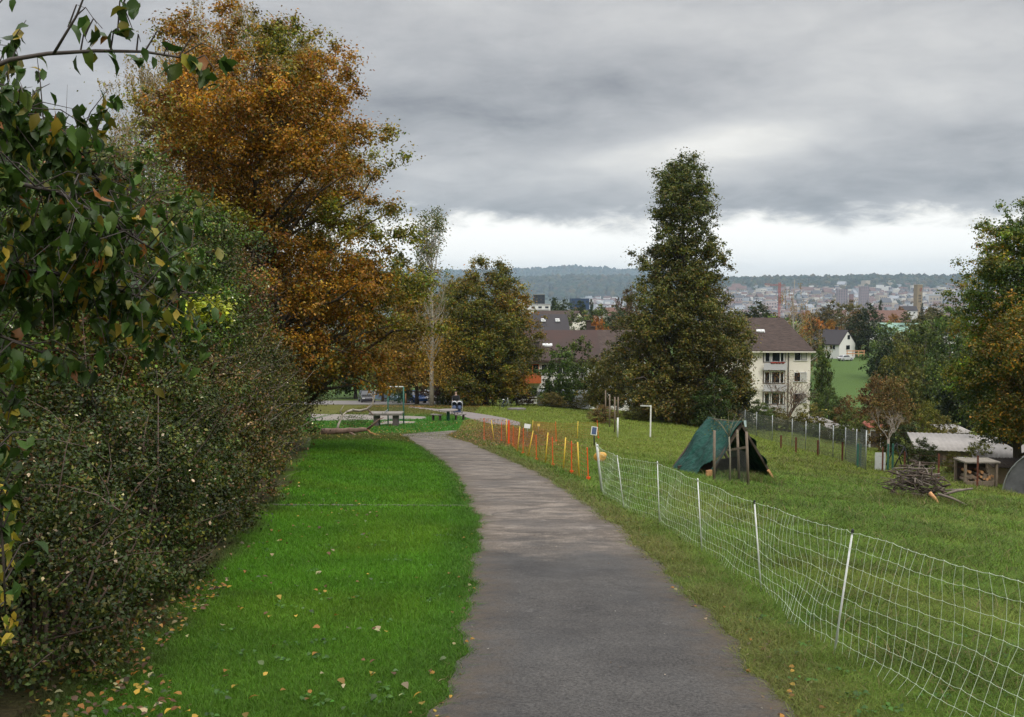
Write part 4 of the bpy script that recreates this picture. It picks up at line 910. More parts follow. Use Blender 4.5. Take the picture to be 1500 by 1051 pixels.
# ------------------------------------------------------------------ orange and yellow stakes with fine net
q = lambda zx, zy: (700 + zx / 7.5, 600 + zy / 7.5)
near = [('o', 68, 95, 68, 340), ('y', 148, 120, 180, 360), ('o', 258, 140, 258, 355), ('y', 312, 110, 315, 375), ('o', 340, 120, 340, 385), ('o', 390, 180, 385, 415), ('y', 462, 190, 430, 478), ('o', 500, 205, 495, 495),
        ('y', 607, 235, 545, 530), ('o', 640, 280, 643, 565), ('y', 770, 255, 737, 598), ('o', 818, 305, 825, 630), ('y', 965, 310, 935, 668), ('o', 1028, 350, 1030, 705), ('y', 1095, 360, 1115, 755), ('o', 1200, 420, 1215, 780)]
back = [('y', 605, 120, 598, 232), ('o', 855, 135, 862, 360), ('y', 1100, 130, 1090, 330), ('o', 1310, 120, 1325, 320)]
ORN = mat('orange_net_cord', (.55, .12, .03), .7)
def stakes(lst, label, cells):
    P0 = hit(*q(lst[0][3], lst[0][4])); t = thing('stake_fence', P0, label, 'fence'); W = []
    for c, xt, yt, xb, yb in lst:
        b_ = hit(*q(xb, yb)); tp = P(*q(xt, yt), b_.y); mb = MB()
        if c == 'o': mb.beam(b_ - P0 - Vector((0, 0, .05)), tp - P0, .075, .02)
        else: mb.tube([b_ - P0 - Vector((0, 0, .05)), tp - P0], .018, 6)
        s = mb.build('stake', ORANGEP if c == 'o' else YELLOWP, t)
        if c == 'o': m2 = MB(); m2.box(b_ - P0 + Vector((0, 0, .06)), (.09, .05, .05)); m2.build('foot_clip', ORANGEP, s)
        W.append((b_ - P0, tp - P0))
    mb = MB()
    for (a0, a1), (b0_, b1) in zip(W[:-1], W[1:]):
        n = max(2, int((b0_ - a0).length / .16))
        for k in range(n): f = k / n; mb.tube([a0.lerp(b0_, f), a1.lerp(b1, f) - Vector((0, 0, .05))], .0022, 3, cap=False)
        for j in range(1, 8): f = j / 8; mb.tube([a0.lerp(a1, f), b0_.lerp(b1, f)], .0022, 3, cap=False)
    mb.build('net', ORN, t); return W
stakes(near, 'row of orange and yellow plastic stakes with faint net continuing the white fence', 1)
stakes(back, 'second thinner row of orange and yellow stakes further out on the meadow', 1)
def sign(name, px, py, wpx, hpx, ybot, label, cat, m, tilt=0, frame=None, frame_m=None, rod=.012):
    b_ = hit(px, ybot); d = b_.y; c = P(px, py, d); w = wpx / F * d; h = hpx / F * d; t = thing(name, b_, label, cat); mb = MB()
    mb.tube([(0, 0, -.05), (0, 0.02, c.z - b_.z)], rod, 6); mb.build('pole', GALV if rod < .02 else BLACKP, t)
    R = Matrix.Rotation(math.radians(tilt), 3, 'Y') @ Matrix.Rotation(math.radians(-12), 3, 'X')
    if frame: m2 = MB(); m2.box(c - b_, (w, .03, h), mat=R); fo = m2.build('frame', frame_m or WHITEP, t); mb = MB(); mb.box(c - b_ + R @ Vector((0, -.018, 0)), (w * .74, .012, h * .84), mat=R); mb.build('panel', m, fo)
    else: mb = MB(); mb.box(c - b_ + Vector((0, -.02, 0)), (w, .006, h), mat=R); mb.build('plate', m, t)
    return t
sign('notice_sign', 772.3, 624.4, 9, 6.3, 642, 'small blank white plate tilted on the orange stake fence', 'sign', WHITEP, 8)
sign('notice_sign', 789, 622.8, 4, 3.6, 634, 'tiny yellow tag standing behind the white plate on the meadow', 'sign', mat('pale_yellow', (.65, .48, .12), .6), 0)
sign('solar_charger', 870.3, 631.5, 9, 12.5, 656, 'small solar panel in white frame near the end stake of the net', 'solar panel', mat('solar_cell', (.05, .08, .16), .25, spec=.6), 8, True, rod=.03)

# ------------------------------------------------------------------ poles on the meadow
b_ = hit(904.5, 642); t = thing('white_pole', b_, 'slender pole white below and bare wood above, left of the white goal post', 'pole'); tp = P(905.6, 582, b_.y); md = P(905, 612, b_.y)
mb = MB(); mb.tube([(0, 0, -.1), md - b_], .045, 8); mb.build('lower_sleeve', WHITEP, t); mb = MB(); mb.tube([md - b_, tp - b_], .04, 8); mb.build('upper_pole', WOOD, t)
b_ = hit(952.6, 641); tp = P(953.4, 595, b_.y); tl = P(938.5, 594.6, b_.y + 1.2); t = thing('goal_post', b_, 'white post with a bar turned left from its top, in front of the columnar oak', 'goal post')
mb = MB(); mb.beam((0, 0, -.1), tp - b_ + Vector((0, 0, .03)), .075); mb.build('post', WHITE, t); mb = MB(); mb.beam(tp - b_ + Vector((-.04, 0, -.01)), tl - b_, .065); mb.build('crossbar', WHITE, t)
for px, y0, y1, lab in ((900.5, 582, 640, 'bare wooden tree stake close to the left of the white sleeved pole'), (893, 578, 622, 'grey wooden tree stake behind the russet round bush'), (887, 572, 610, 'thin pale tree stake farthest left behind the russet bush')):
    b_ = hit(px, 634 if px > 899 else 626 if px > 890 else 620); mb = MB(); mb.tube([(0, 0, -.1), P(px, y0, b_.y) - b_], .045, 7); o = mb.build('tree_stake', WOOD); o.location = b_; tag(o, lab, 'stake', 'stakes beside the young trees')

# ------------------------------------------------------------------ tarpaulin shelter
FL, FR, BL = hit(1036, 699.5), hit(1137, 702), hit(984, 687); BR = FR + (BL - FL); BR.z = Hs(BR.x, BR.y)
FA = P(1087, 617, (FL.y + FR.y) / 2 + .05); BA = P(1037, 610.5, (BL.y + BR.y) / 2 + .05)
t = thing('tarpaulin_shelter', FL, 'dark green tarpaulin A-frame shelter open at the front on the meadow', 'shelter')
TARP = mat('green_tarpaulin', (.006, .046, .034), .6, noise=.4, nscale=2.5, bump=.9, bscale=5, dist=.08, spec=.15)
def cloth(a0, a1, b0_, b1, name, n=64, m_=48, cut=None, amp=.085, seed=0):
    """sheet from ridge a0-a1 down to b0-b1, with folds; thickness by solidify"""
    vs = []; r_ = np.random.default_rng(seed); nrm = (a1 - a0).cross(b0_ - a0).normalized(); fs = []
    for j in range(m_ + 1):
        v = j / m_
        for i in range(n + 1):
            u = i / n; p = a0.lerp(a1, u).lerp(b0_.lerp(b1, u), v)
            w = amp * (math.sin(u * 13 + v * 4 + seed) * .5 + math.sin(u * 29 - v * 7 + 2) * .22 + math.sin(v * 9 + u * 5) * .4) * math.sin(math.pi * min(v * 1.1, 1)) ** .7
            p = p + nrm * w + Vector((0, 0, -.04 * math.sin(math.pi * u) * (1 - v))); vs.append(p - FL)
    for j in range(m_):
        for i in range(n):
            if cut and cut((i + .5) / n, (j + .5) / m_): continue
            a = j * (n + 1) + i; fs.append((a, a + 1, a + n + 2, a + n + 1))
    mb = MB(); mb._add(vs, fs, 0, True); o = mb.build(name, TARP, t); s = o.modifiers.new('thickness', 'SOLIDIFY'); s.thickness = .006; return o
cloth(FA, BA, FL + Vector((0.0, 0, .0)), BL, 'left_sheet', cut=lambda u, v: .03 < u < .36 * max(0, v - .55) / .45 * (1 + .12 * math.sin(v * 31)) and v < .97, seed=1)
cloth(FA, BA, FR + Vector((0, 0, .03)), BR, 'right_sheet', cut=lambda u, v: u < .10 * math.sin(v * 9) ** 2, seed=3)
mb = MB(); mb.beam(FA - FL + Vector((.0, .05, -.06)), BA - FL + Vector((0, 0, -.06)), .05); mb.build('ridge_pole', WOOD, t)
for a, b, m_ in ((FA, FR, DARKW), (FA.lerp(FR, .78), FR, FRESHW), (FA, FL, DARKW), (BA, BL, DARKW), (BA, BR, DARKW)):
    e_ = .012 if m_ is FRESHW else 0; mb = MB(); d = (b - a).normalized(); mb.beam(a + Vector((0, -e_, 0)) - FL - Vector((0, -.10, .12)), b.lerp((FL + FR) / 2 if b is FR or b is FL else (BL + BR) / 2, .045) - FL + Vector((0, .16, -.03)), .055, .075); mb.build('rafter', m_, t)
mb = MB(); mb.box(FL - FL + Vector((.06, .06, .09)), (.20, .04, .20), rz=.5); mb.build('foot_board', FRESHW, t)
mb = MB(); a = FL.lerp(BL, .8); b = FR.lerp(BR, .8); mb.box((a + b) / 2 - FL + Vector((0, 0, .17)), ((b - a).length, .04, .36), rz=math.atan2((b - a).y, (b - a).x)); mb.build('back_board', DARKW, t)
p = FA; mb = MB(); mb.poly([p - FL + Vector((.02, -.10, .03)), p - FL + Vector((.10, -.07, .03)), p - FL + Vector((.11, -.08, -.16)), p - FL + Vector((.05, -.12, -.15))]); o = mb.build('pale_flap', mat('pale_tarp', (.33, .42, .42), .5), t); o.modifiers.new('t', 'SOLIDIFY').thickness = .004
# sapling with its guard of stakes
b_ = hit(1069, 707); t = thing('sapling', b_, 'young bare sapling in front of the green shelter inside a guard of stakes', 'tree'); rng = np.random.default_rng(61); mb = MB(); tp = P(1068, 640, b_.y) - b_
mb.tube([(0, 0, -.1), tp * .5 + Vector((.02, 0, 0)), tp], [.028, .024, .018], 6)
for a in ((-.28, .1, .42), (.14, .1, .45), (-.05, -.1, .6), (-.4, 0, .5), (.3, 0, .5)): mb.tube([tp, tp + Vector(a) * .5 + Vector((0, 0, .04)), tp + Vector(a)], [.012, .008, .003], 4); twig_tree(mb, tp + Vector(a) * .8, Vector(a).normalized(), .22, .004, 1, rng)
mb.build('trunk', mat('sapling_bark', (.22, .20, .15), .9), t); C = np.array([tuple(tp + Vector((rng.normal(-.1, .28), rng.normal(0, .2), .38 + rng.normal(0, .18)))) for _ in range(150)]); leaves('leaves', rng, C, .05, [((.07, .10, .03), 3), ((.14, .14, .04), 1)], parent=t)
t = thing('tree_guard', hit(1082, 706), 'guard of wooden stakes with crossbar and wire mesh round the sapling', 'tree guard'); O = t.location.copy(); O = Vector(O)
def stk(xb, yb, xt, yt):
    b_ = hit(xb, yb); tp = P(xt, yt, b_.y); mb = MB(); mb.tube([b_ - O - Vector((0, 0, .1)), tp - O], .034, 8); mb.build('stake', WOOD, t); return b_ - O, tp - O
s1 = stk(1046, 708, 1046.5, 631); s2 = stk(1083, 706, 1080, 630); s3 = stk(1096.5, 713, 1093.5, 633)
mb = MB(); mb.beam(s2[0].lerp(s2[1], .62) + Vector((-.26, 0, -.02)), s3[0].lerp(s3[1], .72), .05, .06); mb.build('crossbar', WOOD, t)
mb = MB()
for (a, c) in ((s1, s2), (s2, s3)):
    n = int((c[0] - a[0]).length / .045) + 2
    for k in range(n + 1): f = k / n; mb.tube([a[0].lerp(c[0], f), a[0].lerp(c[0], f).lerp(a[1].lerp(c[1], f), .62)], .0016, 3, cap=False)
    for j in range(26): f = .03 + .62 * j / 26; mb.tube([a[0].lerp(a[1], f), c[0].lerp(c[1], f)], .0016, 3, cap=False)
mb.build('wire_mesh', mat('wire', (.12, .12, .12), .5, metal=.5), t)
x = rng.normal(FL.x * .5 + FR.x * .5 - .1, .45, 900); y = rng.normal(FL.y - .25, .35, 900); blades('tall_grass', rng, x, y, .24, .012, 'tuft of taller grass at the foot of the shelter stakes', .8, .3, .3)

# ------------------------------------------------------------------ brush pile
b_ = hit(1345, 733); t = thing('brush_pile', b_, 'round heap of cut grey brown branches on the right side of the meadow', 'brush pile'); rng = np.random.default_rng(62)
SM = [mat('stick_bark', (.085, .062, .05), .9, noise=.4, nscale=8), mat('stick_grey', (.15, .125, .105), .9, noise=.3, nscale=8), DARKW]
for k in range(98):
    a = rng.uniform(0, 6.28); rr = .66 * rng.random() ** .6; h = (1.02 * (1 - (rr / 1.0) ** 2)) * rng.uniform(.1, 1.0); c = Vector((rr * math.cos(a), rr * math.sin(a), h + .03))
    th = a + rng.normal(1.3, .7); L = rng.uniform(.22, .45); slope = rng.normal(-.12, .16) if rr > .3 else rng.normal(0, .14); d = Vector((math.cos(th), math.sin(th), slope)).normalized()
    p0 = c - d * L; p1 = c + d * L; p0.z = max(p0.z, .02); p1.z = max(p1.z, .02); r = rng.uniform(.010, .027); m_ = c + Vector(rng.normal(0, .05, 3)); m_.z = max(m_.z, .04)
    mb = MB(); mb.tube([p0, m_, p1], [r, r * .85, r * .5], 6)
    for _q in range(4): mb.tube([m_, m_ + d * L * rng.uniform(-.7, .7) + Vector(rng.normal(0, .10, 3))], [r * .6, r * .2], 4)
    mb.build('stick', SM[rng.choice(3, p=[.5, .35, .15])], t)
for a, b, r, m_ in (((.35, -.5, .22), (1.25, -.3, .36), .04, SM[1]), ((.2, -.7, .3), (.85, -.9, .05), .035, SM[1]), ((-.1, -.2, .7), (-.02, -.1, 1.02), .02, SM[1]), ((-.05, -.8, .35), (.12, -1.0, .05), .05, FRESHW)): mb = MB(); mb.tube([a, Vector(a).lerp(Vector(b), .5) + Vector((0, 0, .03)), b], [r, r * .9, r * .6], 7); mb.build('stick', m_, t)
x = rng.normal(b_.x, .75, 1400); y = rng.normal(b_.y - .55, .35, 1400); blades('tall_grass', rng, x, y, .20, .012, 'longer dry grass growing round the brush pile', .8, .4, .4)

# ------------------------------------------------------------------ chain link fence and rusty posts at the lower side of the meadow
t = None; O = hit(1290, 690)
pr = [(1293, 655, 691), (1325, 662, 695), (1375, 665, 707), (1432, 668, 716)]; pl = [(1234, 648, 676), (1198, 645, 669), (1166, 641, 664), (1144, 638, 658)]
allp = [hit(x, yb) for x, _, yb in sorted(pl + pr)]
t = thing('pasture_fence', O, 'line of short rusty steel posts with wires along the lower meadow edge', 'fence')
W = []
for (x, yt, yb), b_ in zip(sorted(pl + pr), allp):
    tp = P(x, yt, b_.y); mb = MB(); w = .075 if x > 1250 else .10; mb.box((b_ + tp) / 2 - O + Vector((0, 0, -.05)), (w, .02, (tp - b_).z + .1)); mb.box((b_ + tp) / 2 - O + Vector((0, .03, -.05)), (.02, .06, (tp - b_).z + .1)); mb.build('post', RUST, t); W.append((b_ - O, tp - O))
mb = MB()
for (a0, a1), (b0_, b1) in zip(W[:-1], W[1:]):
    for f in (.3, .6, .9): mb.tube([a0.lerp(a1, f), b0_.lerp(b1, f)], .004, 3, cap=False)
mb.build('wires', RUST, t)
# chain link behind
line = [(1268, 646, 690), (1254, 643, 683), (1238, 640, 676), (1220, 637, 671), (1200, 633, 666), (1180, 630, 660), (1160, 626, 655), (1131, 618, 647), (1108, 612, 640), (1091, 608, 634), (1075, 604, 628)]
O = hit(1200, 668); t = thing('chain_link_fence', O, 'tall grey chain link fence dropping towards the gardens beyond the meadow', 'fence'); W = []
for x, yt, yb in line:
    b_ = hit(x, yb); hgt = 1.75; W.append((b_ - O, b_ - O + Vector((0, 0, hgt)))); mb = MB(); mb.tube([b_ - O - Vector((0, 0, .1)), b_ - O + Vector((0, 0, hgt + .08))], .028, 7); mb.build('post', GALV, t)
mb = MB()
for (a0, a1), (b0_, b1) in zip(W[:-1], W[1:]):
    L = (b0_ - a0).length; n = int(L / .13) + 1; Hh = 1.7; sp = L / n; k = Hh / L
    for i in range(n):
        for s in (1, -1):
            f0 = (i + .5) / n; f1 = f0 + s * .9 / L * 1.0
            fa, fb = f0, min(max(f1, 0), 1); z1 = Hh * (abs(fb - fa) / (.9 / L))
            mb.tube([a0.lerp(b0_, fa) + Vector((0, 0, .03)), a0.lerp(b0_, fb) + Vector((0, 0, z1))], .0028, 3, cap=False)
            mb.tube([a0.lerp(b0_, fa) + Vector((0, 0, Hh)), a0.lerp(b0_, fb) + Vector((0, 0, Hh - z1 + .03))], .0028, 3, cap=False)
    mb.tube([a0 + Vector((0, 0, Hh)), b0_ + Vector((0, 0, Hh))], .006, 4, cap=False)
mb.build('wire_mesh', mat('dull_wire', (.10, .11, .10), .6, metal=.3), t)
# white board and green gate posts
b_ = hit(1289, 690); t = thing('garden_gate', b_, 'plain white board gate between dark green posts at the meadow corner', 'gate'); w = 15.5 / F * b_.y; h = 27 / F * b_.y
mb = MB(); mb.box((0, 0, h / 2), (w, .03, h)); mb.build('board', mat('grey_white_board', (.50, .52, .52), .6, noise=.08), t)
for x in (-30 / F, -26 / F, 15 / F, 22 / F): mb = MB(); mb.box((x * b_.y, .3, .6), (.07, .07, 1.3)); mb.build('post', GREENM, t)
# black A frame swing
b_ = hit(1325, 693); d = b_.y + 3; b_ = ground(1325, d); t = thing('garden_swing', b_, 'thin black A-frame standing behind the brush pile', 'frame'); top = P(1325, 655, d) - b_
for s, y_ in ((-1, 0), (1, 0), (-.9, 1.1), (1, 1.1)): mb = MB(); mb.tube([Vector((s * .45, y_, -.05)), top + Vector((0, y_, 0))], .03, 6); mb.build('leg', BLACKP, t)
mb = MB(); mb.tube([top, top + Vector((0, 1.1, 0))], .03, 6); mb.build('crossbar', BLACKP, t)

# ------------------------------------------------------------------ garden sheds on the right
ROOFW = mat('pale_fibre_roof', (.24, .225, .21), .85, noise=.15, nscale=1.2); SHEDW = mat('shed_boards', (.11, .085, .065), .85, noise=.35, nscale=3, bump=.5, stretch=(7, 7, .5))
def shed(px, d, w, l, h, rz, label, roofm=ROOFW, wallm=SHEDW, pitch=.12, win=True, name='garden_shed', door=True):
    b_ = ground(px, d); z0 = min(Hs(b_.x + a, b_.y + c) for a in (-w / 2, w / 2) for c in (-l / 2, l / 2)); b_.z = z0; t = thing(name, b_, label, 'shed', None, rz)
    mb = MB(); vs = [(-w / 2, -l / 2, -.1), (w / 2, -l / 2, -.1), (w / 2, l / 2, -.1), (-w / 2, l / 2, -.1), (-w / 2, -l / 2, h), (w / 2, -l / 2, h), (w / 2, l / 2, h + l * pitch), (-w / 2, l / 2, h + l * pitch)]
    mb._add(vs, [(3, 2, 1, 0), (4, 5, 6, 7), (0, 1, 5, 4), (1, 2, 6, 5), (2, 3, 7, 6), (3, 0, 4, 7)]); mb.build('walls', wallm, t)
    mb = MB(); o_ = .22; n = 14; vs = []; fs = []      # corrugated sheet
    N_ = n * 4
    for i in range(N_ + 1):
        x = -w / 2 - o_ + (w + 2 * o_) * i / N_; zc = .018 * math.sin(i / 4 * 2 * math.pi)
        vs += [(x, -l / 2 - o_, h - o_ * pitch + .05 + zc), (x, l / 2 + o_, h + (l + o_) * pitch + .05 + zc)]
    for i in range(N_): a = i * 2; fs.append((a, a + 2, a + 3, a + 1))
    mb._add(vs, fs, 0, True); o = mb.build('roof', roofm, t); o.modifiers.new('t', 'SOLIDIFY').thickness = .03
    if door: mb = MB(); mb.box((-w * .22, -l / 2 - .015, h * .42), (.75, .04, h * .84)); dd = mb.build('door', DARKW, t); m2 = MB(); m2.box((-w * .22 + .28, -l / 2 - .05, h * .42), (.05, .04, .12)); m2.build('handle', GALV, dd)
    if win: mb = MB(); mb.box((w * .22, -l / 2 - .02, h * .6), (w * .26, .05, h * .32)); ww = mb.build('window', WHITE, t); m2 = MB(); m2.box((w * .22, -l / 2 - .048, h * .6), (w * .22, .01, h * .26)); m2.build('pane', GLASS, ww)
    return t
shed(1388, 60, 3.4, 3.4, 1.5, -.25, 'garden shed with large pale sloping roof behind the meadow fence on the right', pitch=.14)
shed(1398, 74, 1.6, 2.2, 2.0, .1, 'small dark hut with pale flat roof above the large pale shed roof')
shed(1478, 50, 2.8, 2.2, 1.45, -.35, 'low brown shed with pale roof strip behind the plastic tunnel', pitch=.16)
shed(1196, 96, 2.2, 2.4, 1.5, .3, 'little shed with mossy pale roof below the bare tree', wallm=WHITE)
shed(1232, 84, 1.8, 1.6, 1.2, -.2, 'tiny pale roofed hut half hidden by shrubs right of the bare tree', win=False, wallm=WHITE)
shed(1285, 76, 1.6, 1.6, 1.8, .1, 'small hut with faded red roof among the russet shrubs', roofm=mat('faded_red', (.24, .07, .045), .8), wallm=WHITE)
shed(1446, 66, 2.6, 2.4, 1.7, -.3, 'shed with grey roof edge under the right-hand maple')
# rabbit hutch style shelf with logs
b_ = hit(1438, 713); t = thing('log_store', b_, 'open wooden log store with flat board roof behind the rusty posts', 'log store'); k = b_.y / F
mb = MB(); mb.box((0, .5, 36 * k), (52 * k, 1.1, .06)); mb.build('roof', mat('grey_boards', (.20, .18, .15), .9, noise=.3), t)
for x in (-24 * k, 22 * k):
    for y_ in (.05, .95): mb = MB(); mb.box((x, y_, 18 * k), (.09, .09, 36 * k)); mb.build('post', WOOD, t)
mb = MB(); mb.box((0, .98, 16 * k), (46 * k, .04, 28 * k)); mb.build('back_wall', DARKW, t); mb = MB(); mb.box((-3 * k, .0, 4 * k), (42 * k, .05, 8 * k)); mb.build('front_board', WOOD, t)
for i in range(26):
    r = rng.uniform(.05, .09); x = (-20 + 1.6 * i) * k * .95; z = .12 + rng.uniform(.05, .55) * (1 if i % 2 else .6); mb = MB(); mb.tube([(x, .2, z), (x + rng.normal(0, .05), .85, z)], r, 8); lg = mb.build('log', FRESHW if rng.random() < .45 else WOOD); lg.location = b_; tag(lg, 'split firewood log lying in the open wooden log store', 'log', 'firewood logs in the log store')
shed(1483, 45.5, 1.5, 1.2, 1.05, -.1, 'low brown wooden hutch with dark lid beside the plastic tunnel', roofm=DARKW, wallm=mat('hutch_boards', (.19, .14, .09), .85, noise=.25, bump=.3), win=False, name='hutch', door=False)
# plastic tunnel
b_ = hit(1524, 729); t = thing('plastic_tunnel', b_, 'grey plastic covered garden tunnel cut off by the right edge', 'tunnel', None, -.62); mb = MB(); vs = []; n = 20; R = 1.55; rg = np.random.default_rng(3)
for j in range(9):
    for i in range(n + 1): a = math.pi * i / n; w = 1 + .012 * math.sin(i * 2.3 + j * 3) + .02 * math.sin(j * 3.1); vs.append((R * 1.0 * math.cos(a) * w + .3, j * .5, (R * 1.15) * math.sin(a) * w - .05))
for j in range(8):
    for i in range(n): a = j * (n + 1) + i; mb.f.append((a, a + 1, a + n + 2, a + n + 1)); mb.m.append(0); mb.sm.append(True)
mb.v = vs; o = mb.build('cover', mat('grey_polythene', (.16, .16, .165), .35, noise=.35, nscale=2, bump=.6, bscale=5, dist=.06, spec=.6), t); o.modifiers.new('t', 'SOLIDIFY').thickness = .01
mb = MB(); mb._add([(R * math.cos(math.pi * i / n) + .3, .03, R * 1.15 * math.sin(math.pi * i / n) - .05) for i in range(n + 1)], [tuple(range(n + 1))]); mb.build('end_sheet', mat('dull_polythene', (.11, .11, .12), .5, noise=.4, nscale=2), t)
for j in (0, 4, 8): mb = MB(); mb.tube([(R * 1.02 * math.cos(math.pi * i / n) + .3, j * .5, R * 1.17 * math.sin(math.pi * i / n) - .05) for i in range(n + 1)], .018, 5); mb.build('hoop', GALV, t)

# ------------------------------------------------------------------ fallen branch
rng = np.random.default_rng(63); b_ = hit(512, 637); k = b_.y / F; t = thing('fallen_branch', b_, 'large fallen branch with pale forked limbs lying at the end of the hedge', 'branch')
def L_(pts, rad, name='limb', m_=None, n=7):
    mb = MB(); mb.tube([Vector(((x - 512) * k, dy, (637 - y) * k)) for x, y, dy in pts], rad, n); mb.build(name, m_ or PALEBARK, t)
RB = mat('red_brown_bark', (.17, .115, .09), .9, noise=.4, nscale=5, bump=.5)
L_([(470, 635, .4), (478, 633.5, .3), (486, 633.2, .1), (494, 631.6, .1), (503, 631.8, 0), (512, 630.4, 0), (521, 630.8, 0), (530, 629.6, 0), (538, 629.5, 0)], [.20, .165, .17, .15, .14, .135, .12, .12, .09], 'stem', RB, 9)
L_([(538, 629.5, 0), (547, 622, -.2), (556, 614, -.3), (564, 610, -.3)], [.08, .055, .035, .015], m_=RB)
L_([(538, 629.5, 0), (545, 633, -.4), (556, 635, -.6), (561, 635, -.6)], [.07, .05, .03, .015], m_=mat('orange_bark', (.26, .15, .06), .9, noise=.3))
L_([(510, 633, 0), (522, 636, -.4), (530, 639, -.6)], [.06, .05, .02], m_=RB); L_([(493, 631, .1), (495, 622, .2), (500, 610, .4), (505, 605, .5)], [.07, .055, .045, .03]); L_([(500, 610, .4), (497, 603, .3), (503, 594, .3)], [.04, .03, .01])
L_([(513, 603, .8), (524, 604, .7), (536, 601, .6), (544, 594, .5), (546, 585, .5), (548, 575, .5), (549, 572, .6)], [.07, .065, .06, .05, .045, .03, .012]); L_([(536, 601, .6), (543, 606, .3), (546, 609, .2)], [.045, .035, .03], m_=TWIG)
L_([(505, 605, .5), (513, 603, .8)], [.05, .06]); L_([(546, 584, .5), (539, 575, .6), (535, 580, .7), (532, 584, .7)], [.03, .025, .02, .01]); L_([(546, 580, .5), (541, 572, .5)], [.025, .01])
leaves('leaves', rng, np.stack([rng.normal(.0, .45, 900), rng.normal(.9, .3, 900), rng.normal(.55, .22, 900)], 1), .07, DKG + GRN[:1], parent=t)

# ------------------------------------------------------------------ park furniture
b_ = ground(565, 61.5); k = b_.y / F; t = thing('table_tennis_table', b_, 'concrete table tennis table on two block legs beside the green frame', 'table'); z = .78
mb = MB(); mb.box((0, 0, z), (48 * k, 1.3, .13)); mb.build('table_top', mat('weathered_concrete', (.17, .155, .14), .9, noise=.25, nscale=3), t, bevel=.01)
for x in (-14 * k, 14 * k): mb = MB(); mb.box((x, 0, .36), (.30, .95, .72)); mb.build('leg', mat('dark_concrete', (.10, .085, .085), .9), t)
mb = MB(); mb.box((0, 0, z + .125), (.02, 1.3, .12)); mb.build('net_plate', GALV, t)
b_ = ground(580, 63); k = b_.y / F; t = thing('ball_frame', b_, 'green steel ball-catch frame with pale top bar above the table tennis table', 'frame'); w0, w1 = -12.5 * k, 10.5 * k; hh = P(590, 567, b_.y).z - b_.z
for x in (w0, w1): mb = MB(); mb.tube([(x, 0, -.1), (x, 0, hh)], .045, 8); mb.build('post', GREENM, t)
mb = MB(); mb.tube([(-28 * k, 0, hh), (w1, 0, hh)], .04, 8); mb.build('top_bar', mat('pale_steel', (.45, .48, .45), .5), t)
mb = MB(); mb.tube([(w0, 0, .35), (w1, 0, .35)], .025, 6)
for i in range(22): x = w0 + (w1 - w0) * (i + 1) / 23; mb.tube([(x, 0, .35), (x, 0, hh)], .003, 3, cap=False)
for i in range(20): zz = .35 + (hh - .35) * (i + 1) / 21; mb.tube([(w0, 0, zz), (w1, 0, zz)], .003, 3, cap=False)
mb.build('mesh', GREENM, t)
b_ = ground(656, 67.5); k = b_.y / F; t = thing('picnic_table', b_, 'round topped picnic table on a central leg in the park behind the bend', 'table')
mb = MB(); mb.tube([(0, 0, .70), (0, 0, .76)], 14.5 * k, 24, smooth=False); mb.build('table_top', mat('grey_table', (.17, .15, .14), .8, noise=.2), t); mb = MB(); mb.tube([(0, 0, -.1), (0, 0, .7)], .11, 10); mb.build('leg', GREENM, t)
for s, nm in ((-1, 'left'), (1, 'right')):
    b2 = ground(656 + s * 17, 67.3); t2 = thing('park_bench', b2, 'small backless bench at the %s side of the round picnic table' % nm, 'bench', 'benches by the picnic table', s * .5)
    mb = MB(); mb.box((0, 0, .43), (.85, .32, .06)); mb.build('seat', mat('grey_table', (.1, .1, .1)), t2)
    for x in (-.28, .28): mb = MB(); mb.box((x, 0, .2), (.07, .22, .42)); mb.build('leg', DARKW, t2)

# ------------------------------------------------------------------ person behind a twin pushchair
b_ = ground(669, 76); rng = np.random.default_rng(64)
t = thing('twin_pushchair', b_, 'twin pushchair with two pale hoods and blue blankets on the far path', 'pushchair'); FAB = mat('dark_fabric', (.03, .035, .06), .9); BLUE = mat('blue_fabric', (.05, .07, .13), .9, noise=.4, nscale=9); HOOD = mat('pale_hood', (.34, .35, .38), .7, noise=.15)
for s in (-.2, .2):
    mb = MB(); mb.box((s, .05, .52), (.33, .42, .10)); mb.box((s, .24, .74), (.33, .08, .45)); mb.build('seat', FAB, t, bevel=.02)
    mb = MB(); mb.blob((s, -.02, .60), (.15, .26, .12), 12, 8); mb.blob((s, -.20, .50), (.14, .12, .14), 10, 6); mb.build('blanket', BLUE, t)
    mb = MB(); n = 12
    for j, y_ in enumerate((-.04, .10, .24)):
        pass
    vs = [(s + .185 * math.cos(math.pi * i / n), -.08 + .32 * j / 4, .80 + (.23 - .012 * (j - 2) ** 2) * math.sin(math.pi * i / n)) for j in range(5) for i in range(n + 1)]
    mb._add(vs, [(j * (n + 1) + i, j * (n + 1) + i + 1, (j + 1) * (n + 1) + i + 1, (j + 1) * (n + 1) + i) for j in range(4) for i in range(n)], 0, True)
    o = mb.build('hood', HOOD, t); o.modifiers.new('t', 'SOLIDIFY').thickness = .03
mb = MB(); mb.box((0, .05, .27), (.62, .5, .18)); mb.build('basket', BLUE, t, bevel=.03)
mb = MB()
for s in (-.4, .4): mb.tube([(s, -.35, .15), (s, .25, .45), (s, .55, .98)], .013, 6)
mb.tube([(-.4, .55, .98), (.4, .55, .98)], .016, 6); mb.tube([(-.4, .1, .36), (.4, .1, .36)], .013, 6); mb.build('frame', GALV, t)
